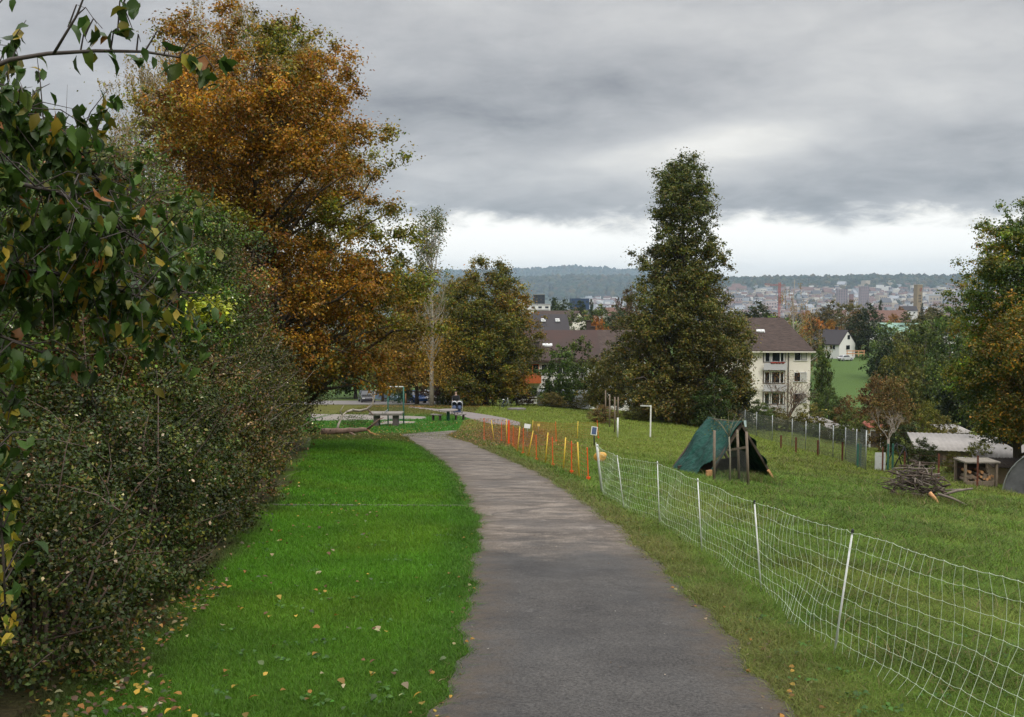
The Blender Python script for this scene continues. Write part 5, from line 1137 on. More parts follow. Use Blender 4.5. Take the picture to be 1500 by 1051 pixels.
def wheel(par, c, r, w, mb_=None, name='wheel'):
    mb = MB(); n = 16; pts = [(c[0] - w / 2, c[1], c[2]), (c[0] + w / 2, c[1], c[2])]; mb.tube(pts, r * .55, n, smooth=False); wl = mb.build(name, GALV, par); m2 = MB()
    m2.tube([(c[0] + 0, c[1] + r * .85 * math.cos(a), c[2] + r * .85 * math.sin(a)) for a in np.linspace(0, 2 * math.pi, 17)], r * .17 if w < .1 else w * .5, 6, cap=False); m2.build('tyre', TYRE, wl)
for x, y_ in ((-.38, -.33), (.38, -.33), (-.40, .28), (.40, .28)): wheel(t, (x, y_, .14), .14, .045)
def skin(name, joints, edges, m_, parent, sub=2):
    me = bpy.data.meshes.new(name); me.from_pydata([j[0] for j in joints], edges, []); o = link_mesh(name, me, parent); s = o.modifiers.new('skin', 'SKIN'); sv = me.skin_vertices[0].data
    for v, j in zip(sv, joints): v.radius = (j[1], j[2] if len(j) > 2 else j[1])
    sv[0].use_root = True; u = o.modifiers.new('sub', 'SUBSURF'); u.levels = sub; u.render_levels = sub; me.materials.append(m_); return o
SK = mat('skin', (.50, .33, .25), .6)
pb = ground(667.5, 77.3); pt = thing('person', pb, 'person in a black jacket pushing the twin pushchair towards the camera', 'person')
J = [((0, 0, .93), .15, .11), ((0, 0, 1.15), .14, .10), ((0, .01, 1.36), .17, .11), ((0, .0, 1.47), .07), ((0, -.01, 1.55), .055), ((0, -.02, 1.63), .085, .10), ((0, -.02, 1.71), .07, .085),
     ((.20, .01, 1.40), .06), ((.27, -.10, 1.15), .048), ((.24, -.38, 1.03), .036), ((.235, -.45, 1.02), .028), ((-.20, .01, 1.40), .06), ((-.27, -.10, 1.15), .048), ((-.24, -.38, 1.03), .036), ((-.235, -.45, 1.02), .028),
     ((.10, 0, .88), .095), ((.11, -.08, .50), .065), ((.11, .05, .09), .042), ((.11, -.10, .035), .038), ((-.10, 0, .88), .095), ((-.11, .06, .50), .065), ((-.11, .22, .10), .042), ((-.11, .08, .035), .038)]
E = [(0, 1), (1, 2), (2, 3), (3, 4), (4, 5), (5, 6), (2, 7), (7, 8), (8, 9), (9, 10), (2, 11), (11, 12), (12, 13), (13, 14), (0, 15), (15, 16), (16, 17), (17, 18), (0, 19), (19, 20), (20, 21), (21, 22)]
skin('body', J, E, SK, pt)
JK = [((0, 0, .86), .175, .135), ((0, 0, 1.15), .165, .125), ((0, .01, 1.37), .19, .13), ((0, 0, 1.47), .085), ((.21, .01, 1.40), .078), ((.28, -.10, 1.15), .064), ((.245, -.36, 1.035), .05), ((-.21, .01, 1.40), .078), ((-.28, -.10, 1.15), .064), ((-.245, -.36, 1.035), .05)]
skin('jacket', JK, [(0, 1), (1, 2), (2, 3), (2, 4), (4, 5), (5, 6), (2, 7), (7, 8), (8, 9)], mat('black_jacket', (.012, .012, .014), .7), pt)
TR = [((0, 0, .90), .155, .12), ((.10, 0, .84), .105), ((.11, -.08, .50), .078), ((.11, .04, .12), .058), ((-.10, 0, .84), .105), ((-.11, .06, .50), .078), ((-.11, .21, .13), .058)]
skin('trousers', TR, [(0, 1), (1, 2), (2, 3), (0, 4), (4, 5), (5, 6)], mat('dark_trousers', (.02, .022, .03), .8), pt)
mb = MB(); mb.blob((0, .015, 1.70), (.088, .10, .085), 14, 8); mb.blob((0, .07, 1.62), (.07, .05, .08), 10, 6); mb.build('hair', mat('brown_hair', (.05, .03, .02), .7), pt)
mb = MB(); mb.blob((0, -.118, 1.635), (.012, .018, .02), 6, 4); mb.blob((-.085, -.01, 1.64), (.012, .02, .03), 6, 4); mb.blob((.085, -.01, 1.64), (.012, .02, .03), 6, 4)
mb.build('face_detail', SK, pt); mb = MB(); [mb.blob((s * .032, -.105, 1.665), (.011, .006, .007), 6, 4) for s in (-1, 1)]; mb.build('eyes', BLACKP, pt)
mb = MB()
for s in (-1, 1):
    for i in range(4): mb.tube([(s * .235 + (i - 1.5) * .02, -.47, 1.03), (s * .235 + (i - 1.5) * .02, -.50, 1.02), (s * .235 + (i - 1.5) * .02, -.50, .995)], .009, 5)
    mb.tube([(s * .20, -.44, 1.02), (s * .19, -.48, 1.0)], .010, 5)
mb.build('hand', SK, pt)
mb = MB()
for x, y_ in ((.11, -.02), (-.11, .16)): mb.blob((x, y_, .045), (.05, .14, .05), 10, 6)
mb.build('shoes', BLACKP, pt)

# bicycle left on the grass and the stone slab beside it
b_ = ground(740, 86); t = thing('bicycle', b_, 'dark bicycle with white fork and saddle parked on the grass beyond the path', 'bicycle', None, .9)
for x in (-.52, .52):
    mb = MB(); mb.tube([(x + .31 * math.cos(a), 0, .33 + .31 * math.sin(a)) for a in np.linspace(0, 6.2832, 25)], .02, 6, cap=False)
    wl = mb.build('wheel', TYRE, t); mb = MB(); [mb.tube([(x, 0, .33), (x + .3 * math.cos(a), 0, .33 + .3 * math.sin(a))], .003, 3) for a in np.linspace(0, 6.28, 13)[:-1]]; mb.build('spokes', GALV, wl)
mb = MB(); [mb.tube([a, b], .022, 6) for a, b in (((-.52, 0, .33), (-.1, 0, .30)), ((-.1, 0, .30), (.36, 0, .75)), ((-.22, 0, .78), (.36, 0, .80)), ((-.1, 0, .3), (-.24, 0, .84)), ((-.52, 0, .33), (-.22, 0, .78)))]; mb.build('frame', mat('navy_paint', (.03, .04, .08), .4), t)
mb = MB(); mb.tube([(.52, 0, .33), (.38, 0, .82), (.35, 0, 1.0)], .02, 6); mb.build('fork', WHITE, t); mb = MB(); mb.tube([(.25, -.26, 1.02), (.36, -.2, 1.03), (.36, .2, 1.03), (.25, .26, 1.02)], .014, 6); mb.build('handlebar', BLACKP, t)
mb = MB(); mb.blob((-.25, 0, .90), (.13, .07, .035), 10, 6); mb.build('saddle', WHITE, t)
b_ = ground(756, 84); mb = MB(); mb.prism([(-.75, -.3), (.3, -.5), (.85, -.1), (.5, .4), (-.5, .35)], -.1, .22); o = mb.build('stone_slab', mat('grey_stone', (.13, .12, .115), .9, noise=.3, nscale=2, bump=.4), bevel=.04); o.location = b_; tag(o, 'low grey stone slab on the grass right of the parked bicycle', 'stone')
# ------------------------------------------------------------------ parked cars
def car(px, d, rz, paint, label, group='cars parked beyond the park'):
    b_ = ground(px, d); t = thing('parked_car', b_, label, 'car', group, rz); pm = mat('car_paint_' + paint[0], paint[1], .25, spec=.6)
    prof = [(-2.1, .45), (-2.12, .75), (-1.95, .92), (-1.55, .98), (-1.05, 1.42), (-.5, 1.48), (.35, 1.46), (.95, 1.02), (1.85, .86), (2.1, .68), (2.12, .40), (1.75, .28), (-1.75, .28)]
    mb = MB(); n = len(prof); W_ = [.80 if z < 1.0 else .80 - (z - .95) * .38 for _, z in prof]
    vs = [(x, -w, z) for (x, z), w in zip(prof, W_)] + [(x, w, z) for (x, z), w in zip(prof, W_)]
    fs = [tuple(reversed(range(n))), tuple(range(n, 2 * n))] + [(i, (i + 1) % n, n + (i + 1) % n, n + i) for i in range(n)]; mb._add(vs, fs); mb.build('body', pm, t, bevel=.05)
    for s in (-1, 1): mb = MB(); mb._add([(-1.35, s * .79, 1.02), (-1.0, s * .665, 1.36), (.3, s * .665, 1.40), (.82, s * .785, 1.04)], [(0, 1, 2, 3)] if s < 0 else [(3, 2, 1, 0)]); o = mb.build('side_window', GLASS, t); o.modifiers.new('t', 'SOLIDIFY').thickness = .02
    mb = MB(); mb._add([(.42, -.6, 1.45), (.97, -.7, 1.045), (.97, .7, 1.045), (.42, .6, 1.45)], [(0, 1, 2, 3)]); o = mb.build('windscreen', GLASS, t); o.location.x = .025; mb = MB(); mb._add([(-1.1, -.58, 1.40), (-1.55, -.68, 1.01), (-1.55, .68, 1.01), (-1.1, .58, 1.40)], [(3, 2, 1, 0)]); o = mb.build('rear_window', GLASS, t); o.location.x = -.03
    for x in (-1.3, 1.32):
        for s in (-.74, .74):
            mb = MB(); mb.tube([(x, s - .1, .31), (x, s + .1, .31)], .31, 16, smooth=False); wl = mb.build('wheel', TYRE, t); mb = MB(); mb.tube([(x, s - .11, .31), (x, s + .11, .31)], .19, 10, smooth=False); mb.build('rim', GALV, wl)
    for s in (-.6, .6): mb = MB(); mb.box((2.07, s, .68), (.06, .3, .13)); mb.build('headlight', mat('lamp_glass', (.6, .6, .6), .2), t); mb = MB(); mb.box((-2.1, s, .8), (.05, .25, .15)); mb.build('tail_light', mat('red_lens', (.3, .01, .01), .3), t)
car(606, 118, math.radians(-60), ('blue', (.02, .07, .22)), 'bright blue car parked left of the pale slender tree trunk')
car(562, 127, math.radians(-40), ('silver_blue', (.22, .32, .42)), 'pale blue car parked behind the top of the green frame')
car(536, 121, math.radians(-75), ('dark', (.03, .03, .035)), 'dark car parked behind the forked end of the fallen branch')
car(627, 128, math.radians(-70), ('white', (.45, .46, .48)), 'white car behind the pale tree trunk with a red post beside it')
b_ = ground(594, 112); mb = MB(); mb.tube([(0, 0, -.1), (0, 0, 1.1)], .09, 8); mb.blob((0, 0, 1.1), .09, 8, 4); o = mb.build('wooden_bollard', FRESHW); o.location = b_; tag(o, 'light wooden bollard between the green frame and the blue car', 'bollard')
# ------------------------------------------------------------------ houses
ROOFB = mat('brown_tile_roof', (.050, .034, .028), .85, noise=.4, nscale=1.5, bump=.5, bscale=3, dist=.05, stretch=(1, 1, 5)); PLASTER = mat('cream_plaster', (.74, .70, .62), .9, noise=.04, nscale=.6); GUTTER = mat('gutter', (.05, .045, .04), .6)
def window(par, x, y, z, w, h, n=2, ny=-1, frame=.07, curtain=None, m=WHITE):
    """window on a wall facing -y (ny=-1) of its house: frame, panes set inside"""
    mb = MB(); mb.box((x, y + ny * .03, z + h / 2 - frame / 2), (w, .10, frame)); mb.box((x, y + ny * .05, z - h / 2 + frame / 2), (w + .16, .16, frame))
    for i in range(n + 1): mb.box((x - w / 2 + frame / 2 + (w - frame) * i / n, y + ny * .03, z), (frame, .095, h - 2 * frame))
    f = mb.build('window', m, par); m2 = MB(); m2.box((x, y + ny * .012, z), (w - frame, .03, h - frame)); m2.build('pane', GLASS, f)
    if curtain is not None: m3 = MB(); a, b = curtain; m3.box((x - w / 2 + w * (a + b) / 2, y + ny * .034, z), (w * (b - a) * .86, .012, h * .8)); m3.build('curtain', mat('blind', (.45, .45, .42), .9), f)
    return f
def gable_block(name, label, c, rz, w, l, hw, hr, wallm, roofm, over=.5, hip=0.0, group=None, z0=None, floor_drop=2.0, cat='house'):
    """w along local x, l along local y, ridge along x; eaves at hw, ridge at hr"""
    t = thing(name, c, label, cat, group, rz); mb = MB(); mb.box((0, 0, (hw - floor_drop) / 2), (w, l, hw + floor_drop))
    if not hip:
        for s in (-1, 1): mb._add([(s * w / 2, -l / 2, hw), (s * w / 2, l / 2, hw), (s * w / 2, 0, hr - .05)], [(0, 1, 2)] if s > 0 else [(2, 1, 0)])
    mb.build('walls', wallm, t); sl = (hr - hw) / (l / 2); e = hw - sl * over; X0 = w / 2 + over * .6; hp = hip; th = .22
    A = [(-X0, -l / 2 - over, e), (X0, -l / 2 - over, e), (X0, l / 2 + over, e), (-X0, l / 2 + over, e), (-X0 + hp, 0, hr), (X0 - hp, 0, hr)]
    mb = MB(); up = [(x, y, z + th) for x, y, z in A]; vs = A + up
    mb._add(vs, [(6, 7, 11, 10), (8, 9, 10, 11), (0, 4, 5, 1), (2, 5, 4, 3), (0, 1, 7, 6), (2, 3, 9, 8)] + ([(7, 8, 11), (9, 6, 10), (1, 5, 2), (3, 4, 0), (1, 2, 8, 7), (3, 0, 6, 9)] if hip else [(1, 5, 11, 7), (5, 2, 8, 11), (0, 6, 10, 4), (4, 10, 9, 3)])); r = mb.build('roof', roofm, t)
    return t, r
def chimney(r, x, y, z, w=.6, h=1.2): mb = MB(); mb.box((x, y, z + h / 2), (w, w, h)); mb.box((x, y, z + h + .06), (w + .16, w + .16, .12)); mb.build('chimney', mat('chimney_brick', (.06, .045, .04), .9), r)
def skylight(r, x, y, z, sl, w=.9): mb = MB(); R = Matrix.Rotation(sl, 3, 'X'); mb.box((x, y, z), (w, 1.0, .18), mat=R); mb.blob((x, y, z + .1), (w * .5, .35, .25), 10, 6); mb.build('skylight', mat('pale_dome', (.55, .56, .56), .4), r)
# cream apartment block right of the oak
D = 131; pR = P(1187, 600, D); pL = P(1070, 600, D); w = pR.x - pL.x + 1.2; eave = P(1130, 512, D).z; ridge = P(1130, 468, D + 5.2).z; gz = -16.2; cx_ = (pR.x + pL.x) / 2 - .6
t, r = gable_block('apartment_building', 'cream three storey apartment block with brown roof and stacked balconies', Vector((cx_, D + 5.5, gz)), -.02, w, 11, eave - gz, ridge - gz, PLASTER, ROOFB, hip=2.6, cat='building')
def lx(px, d=D): return (px - 750) / F * d - cx_
yf = -5.5; sz = 31.5 / F * D
mb = MB(); mb.box((0, yf - .62, eave - gz - .32), (w + 1.0, .14, .18)); mb.build('gutter', mat('eave_board', (.55, .52, .45), .8), t)
mb = MB(); mb.tube([(lx(1156.5), yf - .12, 0), (lx(1156.5), yf - .12, eave - gz - .3)], .07, 6); mb.build('downpipe', GUTTER, t)
for k_, top in enumerate((524, 555, 586)):
    z = P(1130, top - 2.5, D).z - gz
    window(t, lx(1174.5), yf, z, 19 / F * D, 14.5 / F * D, 2, curtain=(.55, .95) if k_ == 0 else (.5, 1.0))
    # loggia: flat panel with the recess shade painted into its colour, glazing, parapet
    x0, x1 = lx(1119.5), lx(1152.5); zc = P(1130, top - 2, D).z - gz; mb = MB(); mb.box(((x0 + x1) / 2, yf - .02, zc), (x1 - x0, .05, 19 / F * D)); bal = mb.build('balcony', mat('loggia_painted_shade', (.16, .14, .12), .9), t)
    m2 = MB(); xw0, xw1 = lx(1122), lx(1150)
    for f in (0, .27, .36, .80, 1): m2.box((xw0 + (xw1 - xw0) * f, yf - .10, zc), (.12, .08, 17 / F * D))
    m2.box(((xw0 + xw1) / 2, yf - .10, zc + 8.4 / F * D), (xw1 - xw0 + .1, .08, .12)); m2.build('window_frame', WHITE, bal); m2 = MB(); m2.box(((xw0 + xw1) / 2, yf - .07, zc), (xw1 - xw0, .03, 16 / F * D)); m2.build('pane', GLASS, bal)
    zp = P(1130, top + 13, D).z - gz; m2 = MB(); m2.box(((x0 + x1) / 2, yf - .62, zp), (x1 - x0, .12, 10 / F * D)); m2.box(((x0 + x1) / 2, yf - .33, zp - 4.4 / F * D), (x1 - x0, .56, .16)); m2.build('parapet', mat('grey_parapet', (.45, .45, .47), .9), bal)
    m2 = MB(); m2.tube([(x0, yf - .62, zp + 7.6 / F * D), (x1, yf - .62, zp + 7.6 / F * D)], .035, 5); m2.build('railing', GALV, bal)
    if k_ == 0:
        m2 = MB(); [m2.blob((lx(px_), yf - .66, zp + 5.6 / F * D), (.24, .14, .13), 7, 5) for px_ in (1131, 1134, 1138, 1142, 1147)]; m2.build('flower_box', mat('red_flowers', (.22, .03, .02), .8, noise=.6, nscale=4), bal)
    window(t, lx(1095), yf, z, 12 / F * D, 14 / F * D, 1)
skylight(r, lx(1123), -2.6, P(1123, 487, D + 2.9).z - gz, .7, 1.1); skylight(r, lx(1090), -3.4, P(1090, 497, D + 2.2).z - gz, .7, .7)
mb = MB(); mb.box((w / 2 + .02, 0, 3), (.06, .05, .05)); 
# long brown roofs left of the oak
D = 112; gz = -15.5; cx_ = (P(818, 0, D).x); w = 118 / F * D; eave = P(800, 527, D).z; ridge = P(800, 486.5, D + 5).z
t, r = gable_block('apartment_building', 'long low white apartment house with wide dark brown roof left of the oak', Vector((cx_, D + 5, gz)), .03, w, 10, eave - gz, ridge - gz, mat('white_plaster', (.62, .62, .60), .9, noise=.05, nscale=.6), mat('red_brown_roof', (.036, .027, .024), .85, col2=(.060, .032, .027), nscale=.25, bump=.4, bscale=4), cat='building')
def lx(px, d=D): return (px - 750) / F * d - cx_
skylight(r, lx(802), -2.9, P(802, 508, D + 2.4).z - gz, .65, 1.1); skylight(r, lx(779), -1.2, P(779, 498, D + 3.6).z - gz, .65, .6); chimney(r, lx(786), -3.2, P(786, 513, D + 2).z - gz, .5, .9)
for k_, (px_, py_, n_) in enumerate(((778, 541, 2), (798, 575, 2), (776, 575, 2), (800, 541, 2), (822, 541, 2), (845, 541, 2), (823, 575, 2), (846, 575, 2))):
    window(t, lx(px_), -5, P(px_, py_, D).z - gz, 19 / F * D, 15 / F * D, n_, m=WHITE if k_ else mat('orange_shutter', (.45, .14, .03), .7))
mb = MB(); mb.box((lx(776), -5.5, P(776, 555, D).z - gz), (2.2, .9, .9)); mb.build('balcony', mat('orange_screen', (.40, .10, .03), .7, noise=.2), t)
D = 124; cx_ = P(905, 0, D).x; eave = P(890, 520, D).z; ridge = P(890, 486, D + 5).z
t, r = gable_block('apartment_building', 'white house with grey-brown roof and chimneys just behind the oak foliage', Vector((cx_, D + 5, -16)), .02, 85 / F * D, 10, eave + 16, ridge + 16, MATS['white_plaster'], ROOFB, cat='building')
for px_, zt in ((862, 474), (868, 483)): chimney(r, (px_ - 750) / F * (D + 4) - cx_, -1.0, ridge + 15.2, .55, P(0, zt, D).z - ridge + 1)
for px_ in (880, 905, 930): window(t, (px_ - 750) / F * D - cx_, -5, P(0, 545, D).z + 16, 1.5, 1.3); window(t, (px_ - 750) / F * D - cx_, -5, P(0, 578, D).z + 16, 1.5, 1.3)
# greenhouse-like car port and pale tank in front
b_ = ground(825, 100); t = thing('caravan', b_ + Vector((0, 0, -.6)), 'pale low caravan partly hidden by the small trees beside the white house', 'caravan'); mb = MB(); mb.box((0, 0, 1.4), (5.2, 2.1, 2.0)); mb.build('body', mat('caravan_white', (.42, .44, .46), .5), t, bevel=.25); mb = MB(); mb.box((.2, -1.06, 1.7), (1.5, .04, .6)); mb.build('window', GLASS, t); mb = MB(); mb.box((-1.6, -1.06, 1.35), (.7, .04, 1.5)); mb.build('door', WHITE, t); [wheel(t, (x, -1.0, .35), .32, .18) for x in (-.4, .4)]
b_ = ground(944, 92); mb = MB(); mb.box((0, 0, 1.0), (1.5, .25, 1.6)); mb.box((0, 0, 1.95), (1.2, .2, .25)); o = mb.build('board_wall', mat('pinkish_plaster', (.42, .34, .30), .9, noise=.15, nscale=1)); o.location = b_; tag(o, 'pale weathered panel standing behind the white goal post', 'panel')
# white modern blocks further off
def flat_block(px, d, wpx, top, bot, label, wm, rows, cols, rz=0, depth=12, overh=.4, x0=.08, name='apartment_building', group=None, wh=.4, roofm=None):
    zt = P(0, top, d).z; zb = P(0, bot, d).z; w = wpx / F * d; c = Vector(((px - 750) / F * d, d + depth / 2, zb)); t = thing(name, c, label, 'building', group, rz); h = zt - zb; mb = MB(); mb.box((0, 0, (h - 8) / 2), (w, depth, h + 8)); mb.build('walls', wm, t)
    mb = MB(); mb.box((0, 0, h + .15), (w + overh, depth + overh, .3)); mb.build('roof', roofm or mat('flat_roof_grey', (.30, .30, .30), .9), t)
    for i in range(rows):
        for j in range(cols):
            mb = MB(); x = -w / 2 + w * (j + .5) / cols; z = h * (i + .5) / rows; mb.box((x, -depth / 2 - .03, z), (w / cols * .5, .1, h / rows * wh)); f = mb.build('window', mat('dark_window', (.035, .04, .05), .2), t)
    return t
flat_block(786, 300, 36, 455, 488, 'white flat roofed block with small square windows above the long brown roof', WHITE, 3, 5); flat_block(786, 318, 40, 447, 454, 'white attic storey set back on the flat roofed block', WHITE, 1, 4)
flat_block(790, 520, 16, 432, 446, 'dark office block poking above the white flat roofed block', mat('dark_facade', (.03, .035, .05), .6), 3, 3, depth=16)
flat_block(850, 900, 26, 438, 447, 'long blue industrial hall below the wooded hill', mat('blue_hall', (.02, .045, .10), .8), 1, 4, depth=30, roofm=mat('blue_hall', (.02, .045, .10)))
t, r = gable_block('house', 'grey gabled house between the flat roofed block and the dark conifers', P(818, 492, 250) + Vector((0, 6, 0)), -.5, 12, 9, 3.2, 6.0, PLASTER, MATS['brown_tile_roof']); window(t, 2, -4.5, 1.6, 1.4, 1.2)
t, r = gable_block('house', 'dark slate roofed house just above the long brown roof', P(795, 494, 205) + Vector((0, 5, 0)), .1, 10, 8, 1.5, 4.4, PLASTER, mat('slate_roof', (.035, .031, .034), .8)); skylight(r, 0, -2, 3.4, .6); skylight(r, 3, -2, 3.4, .6)
# white gabled house and its beige neighbour on the field
D = 262; zb = P(0, 518, D).z; c = Vector(((1228 - 750) / F * D, D + 5, zb)); sc = D / F
t, r = gable_block('house', 'white gabled house with dark slate roof on the far field', c, math.radians(-48), 9, 8.2, 14 * sc, 33 * sc, WHITE, mat('slate_roof', (.035, .031, .034), .8), over=.4)
mb = MB(); mb.box((-2, 0, 0), (.1, .1, .1))
for x_, z_, w_ in ((-1.0, 1.6, 2.2), (2.6, 1.6, 1.6)): window(t, x_, -4.1, z_, w_, 1.1)
for y_, z_ in ((0.3, 1.5), (.6, 4.2)): mb = MB(); mb.box((4.54, y_, z_), (.08, 1.8 if z_ < 3 else 1.2, 1.1)); f = mb.build('window', GLASS, t)
chimney(r, 1, .6, 33 * sc - .8, .7, 1.6); chimney(r, -2, .6, 33 * sc - .8, .5, 1.1)
c = Vector(((1240 - 750) / F * (D + 6), D + 14, zb)); t, r = gable_block('house', 'beige timber gabled house half behind the white gabled house', c, math.radians(84), 9, 8.5, 11 * sc, 31 * sc, mat('peach_plaster', (.50, .27, .15), .9), mat('slate_roof', (.035, .031, .034), .8), over=.3)
for y_, z_ in ((-1.2, 1.4), (1.4, 1.4), (0, 4.0)): mb = MB(); mb.box((-4.54, y_, z_), (.08, 1.0, 1.1)); mb.build('window', GLASS, t)
b_ = ground(1254, 258); mb = MB(); [mb.box((x, 0, .7), (.15, .15, 1.6)) for x in (-2.2, -.7, .8, 2.2)]; mb.box((0, 0, 1.3), (4.8, .08, .25)); mb.box((0, 0, .6), (4.8, .08, .25)); o = mb.build('timber_fence', mat('peach_plaster', (.5, .27, .15))); o.location = b_ + Vector((0, 0, 1.0)); tag(o, 'light timber fence right of the beige gabled house', 'fence')
car(1239, 255, .4, ('white', (.45, .46, .48)), 'white car parked in front of the beige gabled house', 'cars near the far houses')
# church tower with clock
D = 980; sc = D / F; zb = P(0, 459, D).z; h = 41 * sc; b_ = Vector(((1343.5 - 750) / F * D, D, zb)); t = thing('church_tower', b_, 'tall square beige church tower with a red clock hand near its top', 'church tower', None, .28); STONE = mat('tower_stone', (.28, .225, .15), .9, noise=.12, nscale=.15)
w = 8.6 * sc; mb = MB(); mb.box((0, 0, h / 2 - 5), (w, w, h + 10)); mb.build('shaft', STONE, t); mb = MB(); mb.box((0, 0, h + .3), (w + .8, w + .8, .6)); mb.build('cornice', mat('tower_cap', (.4, .37, .3), .9), t)
mb = MB(); mb.tube([(-1, 0, h), (-1, 0, h + 7)], .18, 5); mb.tube([(1.2, 0, h), (1.2, 0, h + 4)], .12, 5); mb.tube([(-2, 0, h + 5), (0, 0, h + 5)], .14, 5); mb.build('mast', GALV, t)
mb = MB(); mb.tube([(.6, -w / 2 - .25, h - 4.6), (.6, -w / 2 - .1, h - 4.6)], 1.9, 20, smooth=False); ck = mb.build('clock', mat('clock_face', (.20, .16, .12), .8), t); mb = MB(); mb.beam((.2, -w / 2 - .3, h - 6.2), (1.3, -w / 2 - .3, h - 2.8), .45); mb.build('clock_hand', mat('red_lens', (.3, .01, .01)), ck)
for z_ in (h - 10.5, h - 13.2, h - 16):
    for x_ in (-.9, .9): mb = MB(); mb.box((x_, -w / 2 - .03, z_), (1.0, .12, 1.9)); mb.build('window', BLACKP, t)
# pinkish tower blocks, crane
flat_block(1266, 3150, 12, 420, 452, 'slim purple-brown residential tower on the city plain', mat('mauve_facade', (.24, .18, .18), .9), 14, 4, depth=22, wh=.5, name='tower_block'); flat_block(1234, 3250, 14, 424, 452, 'broad purple-brown tower block left of the slim one', mat('mauve_facade', (.2, .12, .125)), 12, 4, depth=22, wh=.5, name='tower_block')
flat_block(1247, 2700, 5, 431, 458, 'thin brick red tower between the two purple-brown towers', mat('brick_tower', (.22, .11, .09), .9), 9, 2, depth=9, name='tower_block')
D = 1750; b_ = Vector(((1141 - 750) / F * D, D, H((1141 - 750) / F * D, D) * 1.0)); b_ = Vector((b_[0], D, float(b_[2]))); RED = mat('crane_red', (.34, .07, .045), .6); t = thing('tower_crane', b_, 'red tower crane standing in front of the far city', 'crane'); s = D / F; zt = P(0, 414, D).z - b_.z
mb = MB(); ww = 2.6
for x_ in (-1, 1):
    for y_ in (-1, 1): mb.beam((x_ * ww / 2, y_ * ww / 2, 0), (x_ * ww / 2, y_ * ww / 2, zt), .55)
for i in range(int(zt / 3)): mb.beam((-ww / 2, -ww / 2, i * 3), (ww / 2, -ww / 2, i * 3 + 3), .4); mb.beam((ww / 2, -ww / 2, i * 3), (-ww / 2, -ww / 2, i * 3 + 3), .4)
mb.build('mast', RED, t); mb = MB(); zj = P(0, 420, D).z - b_.z
for dz in (0, 2.2): mb.beam((-22 * s, 0, zj + dz + 4 * s * .6), (9 * s, 0, zj + dz), .6)
for i in range(12): x_ = -22 * s + i * 2.4 * s; mb.beam((x_, 0, zj + 2), (x_ + 1.2 * s, 0, zj + 4), .4)
mb.build('jib', RED, t); mb = MB(); mb.box((8 * s, 0, zj - 1.5), (4, 2, 4)); mb.build('counterweight', CONC, t)
# ------------------------------------------------------------------ the far city
rng = np.random.default_rng(90)
WM = [mat('city_white', (.62, .62, .60), .9), mat('city_cream', (.55, .52, .46), .9), mat('city_grey', (.36, .38, .41), .9), mat('city_pink', (.42, .34, .32), .9), mat('city_ochre', (.40, .33, .25), .9)]
RM = [mat('city_red_roof', (.13, .075, .06), .9), mat('city_brown_roof', (.08, .075, .08), .9), mat('city_flat_roof', (.26, .27, .29), .9), mat('city_red_roof', (.16, .065, .045))]
def house_mesh(i):
    mb = MB(); wi = i % 5; flat = i % 3 == 2; w, l, h = (1, .75, .62) if not flat else (1.3, .8, 1.0)
    mb.box((0, 0, h / 2 - .3), (w, l, h + .6), mi=0)
    if flat: mb.box((0, 0, h + .03), (w * 1.02, l * 1.02, .06), mi=1)
    else: a = [(-w * .54, -l * .56, h - .02), (w * .54, -l * .56, h - .02), (w * .54, l * .56, h - .02), (-w * .54, l * .56, h - .02), (-w * .54, 0, h + .38), (w * .54, 0, h + .38)]; mb._add(a, [(0, 1, 5, 4), (2, 3, 4, 5), (1, 2, 5), (3, 0, 4), (3, 2, 1, 0)], 1)
    for r_ in range(2 if not flat else 3):
        for c_ in range(4): mb.box((-w * .36 + c_ * w * .24, -l / 2 - .004, .14 + r_ * .29), (w * .10, .02, .13), mi=2)
    o = mb.build('city_house', [WM[wi], RM[i % 4] if not flat else RM[2], GLASS]); return o
def spot(x, d):
    p = 750 + F * x / d
    for lim, w in ((940, 'below the wooded hill'), (1095, 'close right of the oak'), (1128, 'left of the red crane'), (1160, 'behind the thin birch'), (1195, 'right of the thin birch'), (1226, 'above the russet trees'), (1256, 'between the purple-brown towers'), (1290, 'right of the slim tower'), (1336, 'left of the church tower'), (1372, 'right of the church tower')):
        if p < lim: return w
    return 'beside the right-hand maple'
def row_of(z, x, d):
    q = 440.5 - (z - CAMZ) / d * F
    return 'high on the far slope' if q < 436 else 'halfway up the far slope' if q < 449 else 'low on the far slope' if q < 460 else 'on the city plain'
protos = [house_mesh(i) for i in range(15)]; LB = ['white', 'cream', 'grey', 'pinkish', 'ochre']
n = 2100; cand = []
def city_z(x, y): return float(ridge_z(R3, x, y)) if y > 2950 else Hs(x, y)
for _ in range(n):
    px = rng.uniform(1040, 1480); d = 2400 + 1950 * rng.random() ** .75 if rng.random() < .9 else rng.uniform(1900, 2500); x = (px - 750) / F * d; z = city_z(x, d); s = rng.uniform(11, 22) * (1.5 if rng.random() < .15 else 1)
    if d > 3900 and rng.random() < (d - 3900) / 500: continue
    cand.append((s / d, x, d, z, s, rng.uniform(-.7, .7), int(rng.integers(15))))
for _ in range(140):
    px = rng.uniform(850, 915); d = rng.uniform(4200, 4650); x = (px - 750) / F * d; z = float(ridge_z(R2, x, d)) + 8; s = rng.uniform(12, 26); cand.append((s / d * .5, x, d, z + 15, s, rng.uniform(-.7, .7), int(rng.choice([0, 5, 10, 2]))))
cand.sort(reverse=True); used = set(); V = []; Fc = []; Mi = []
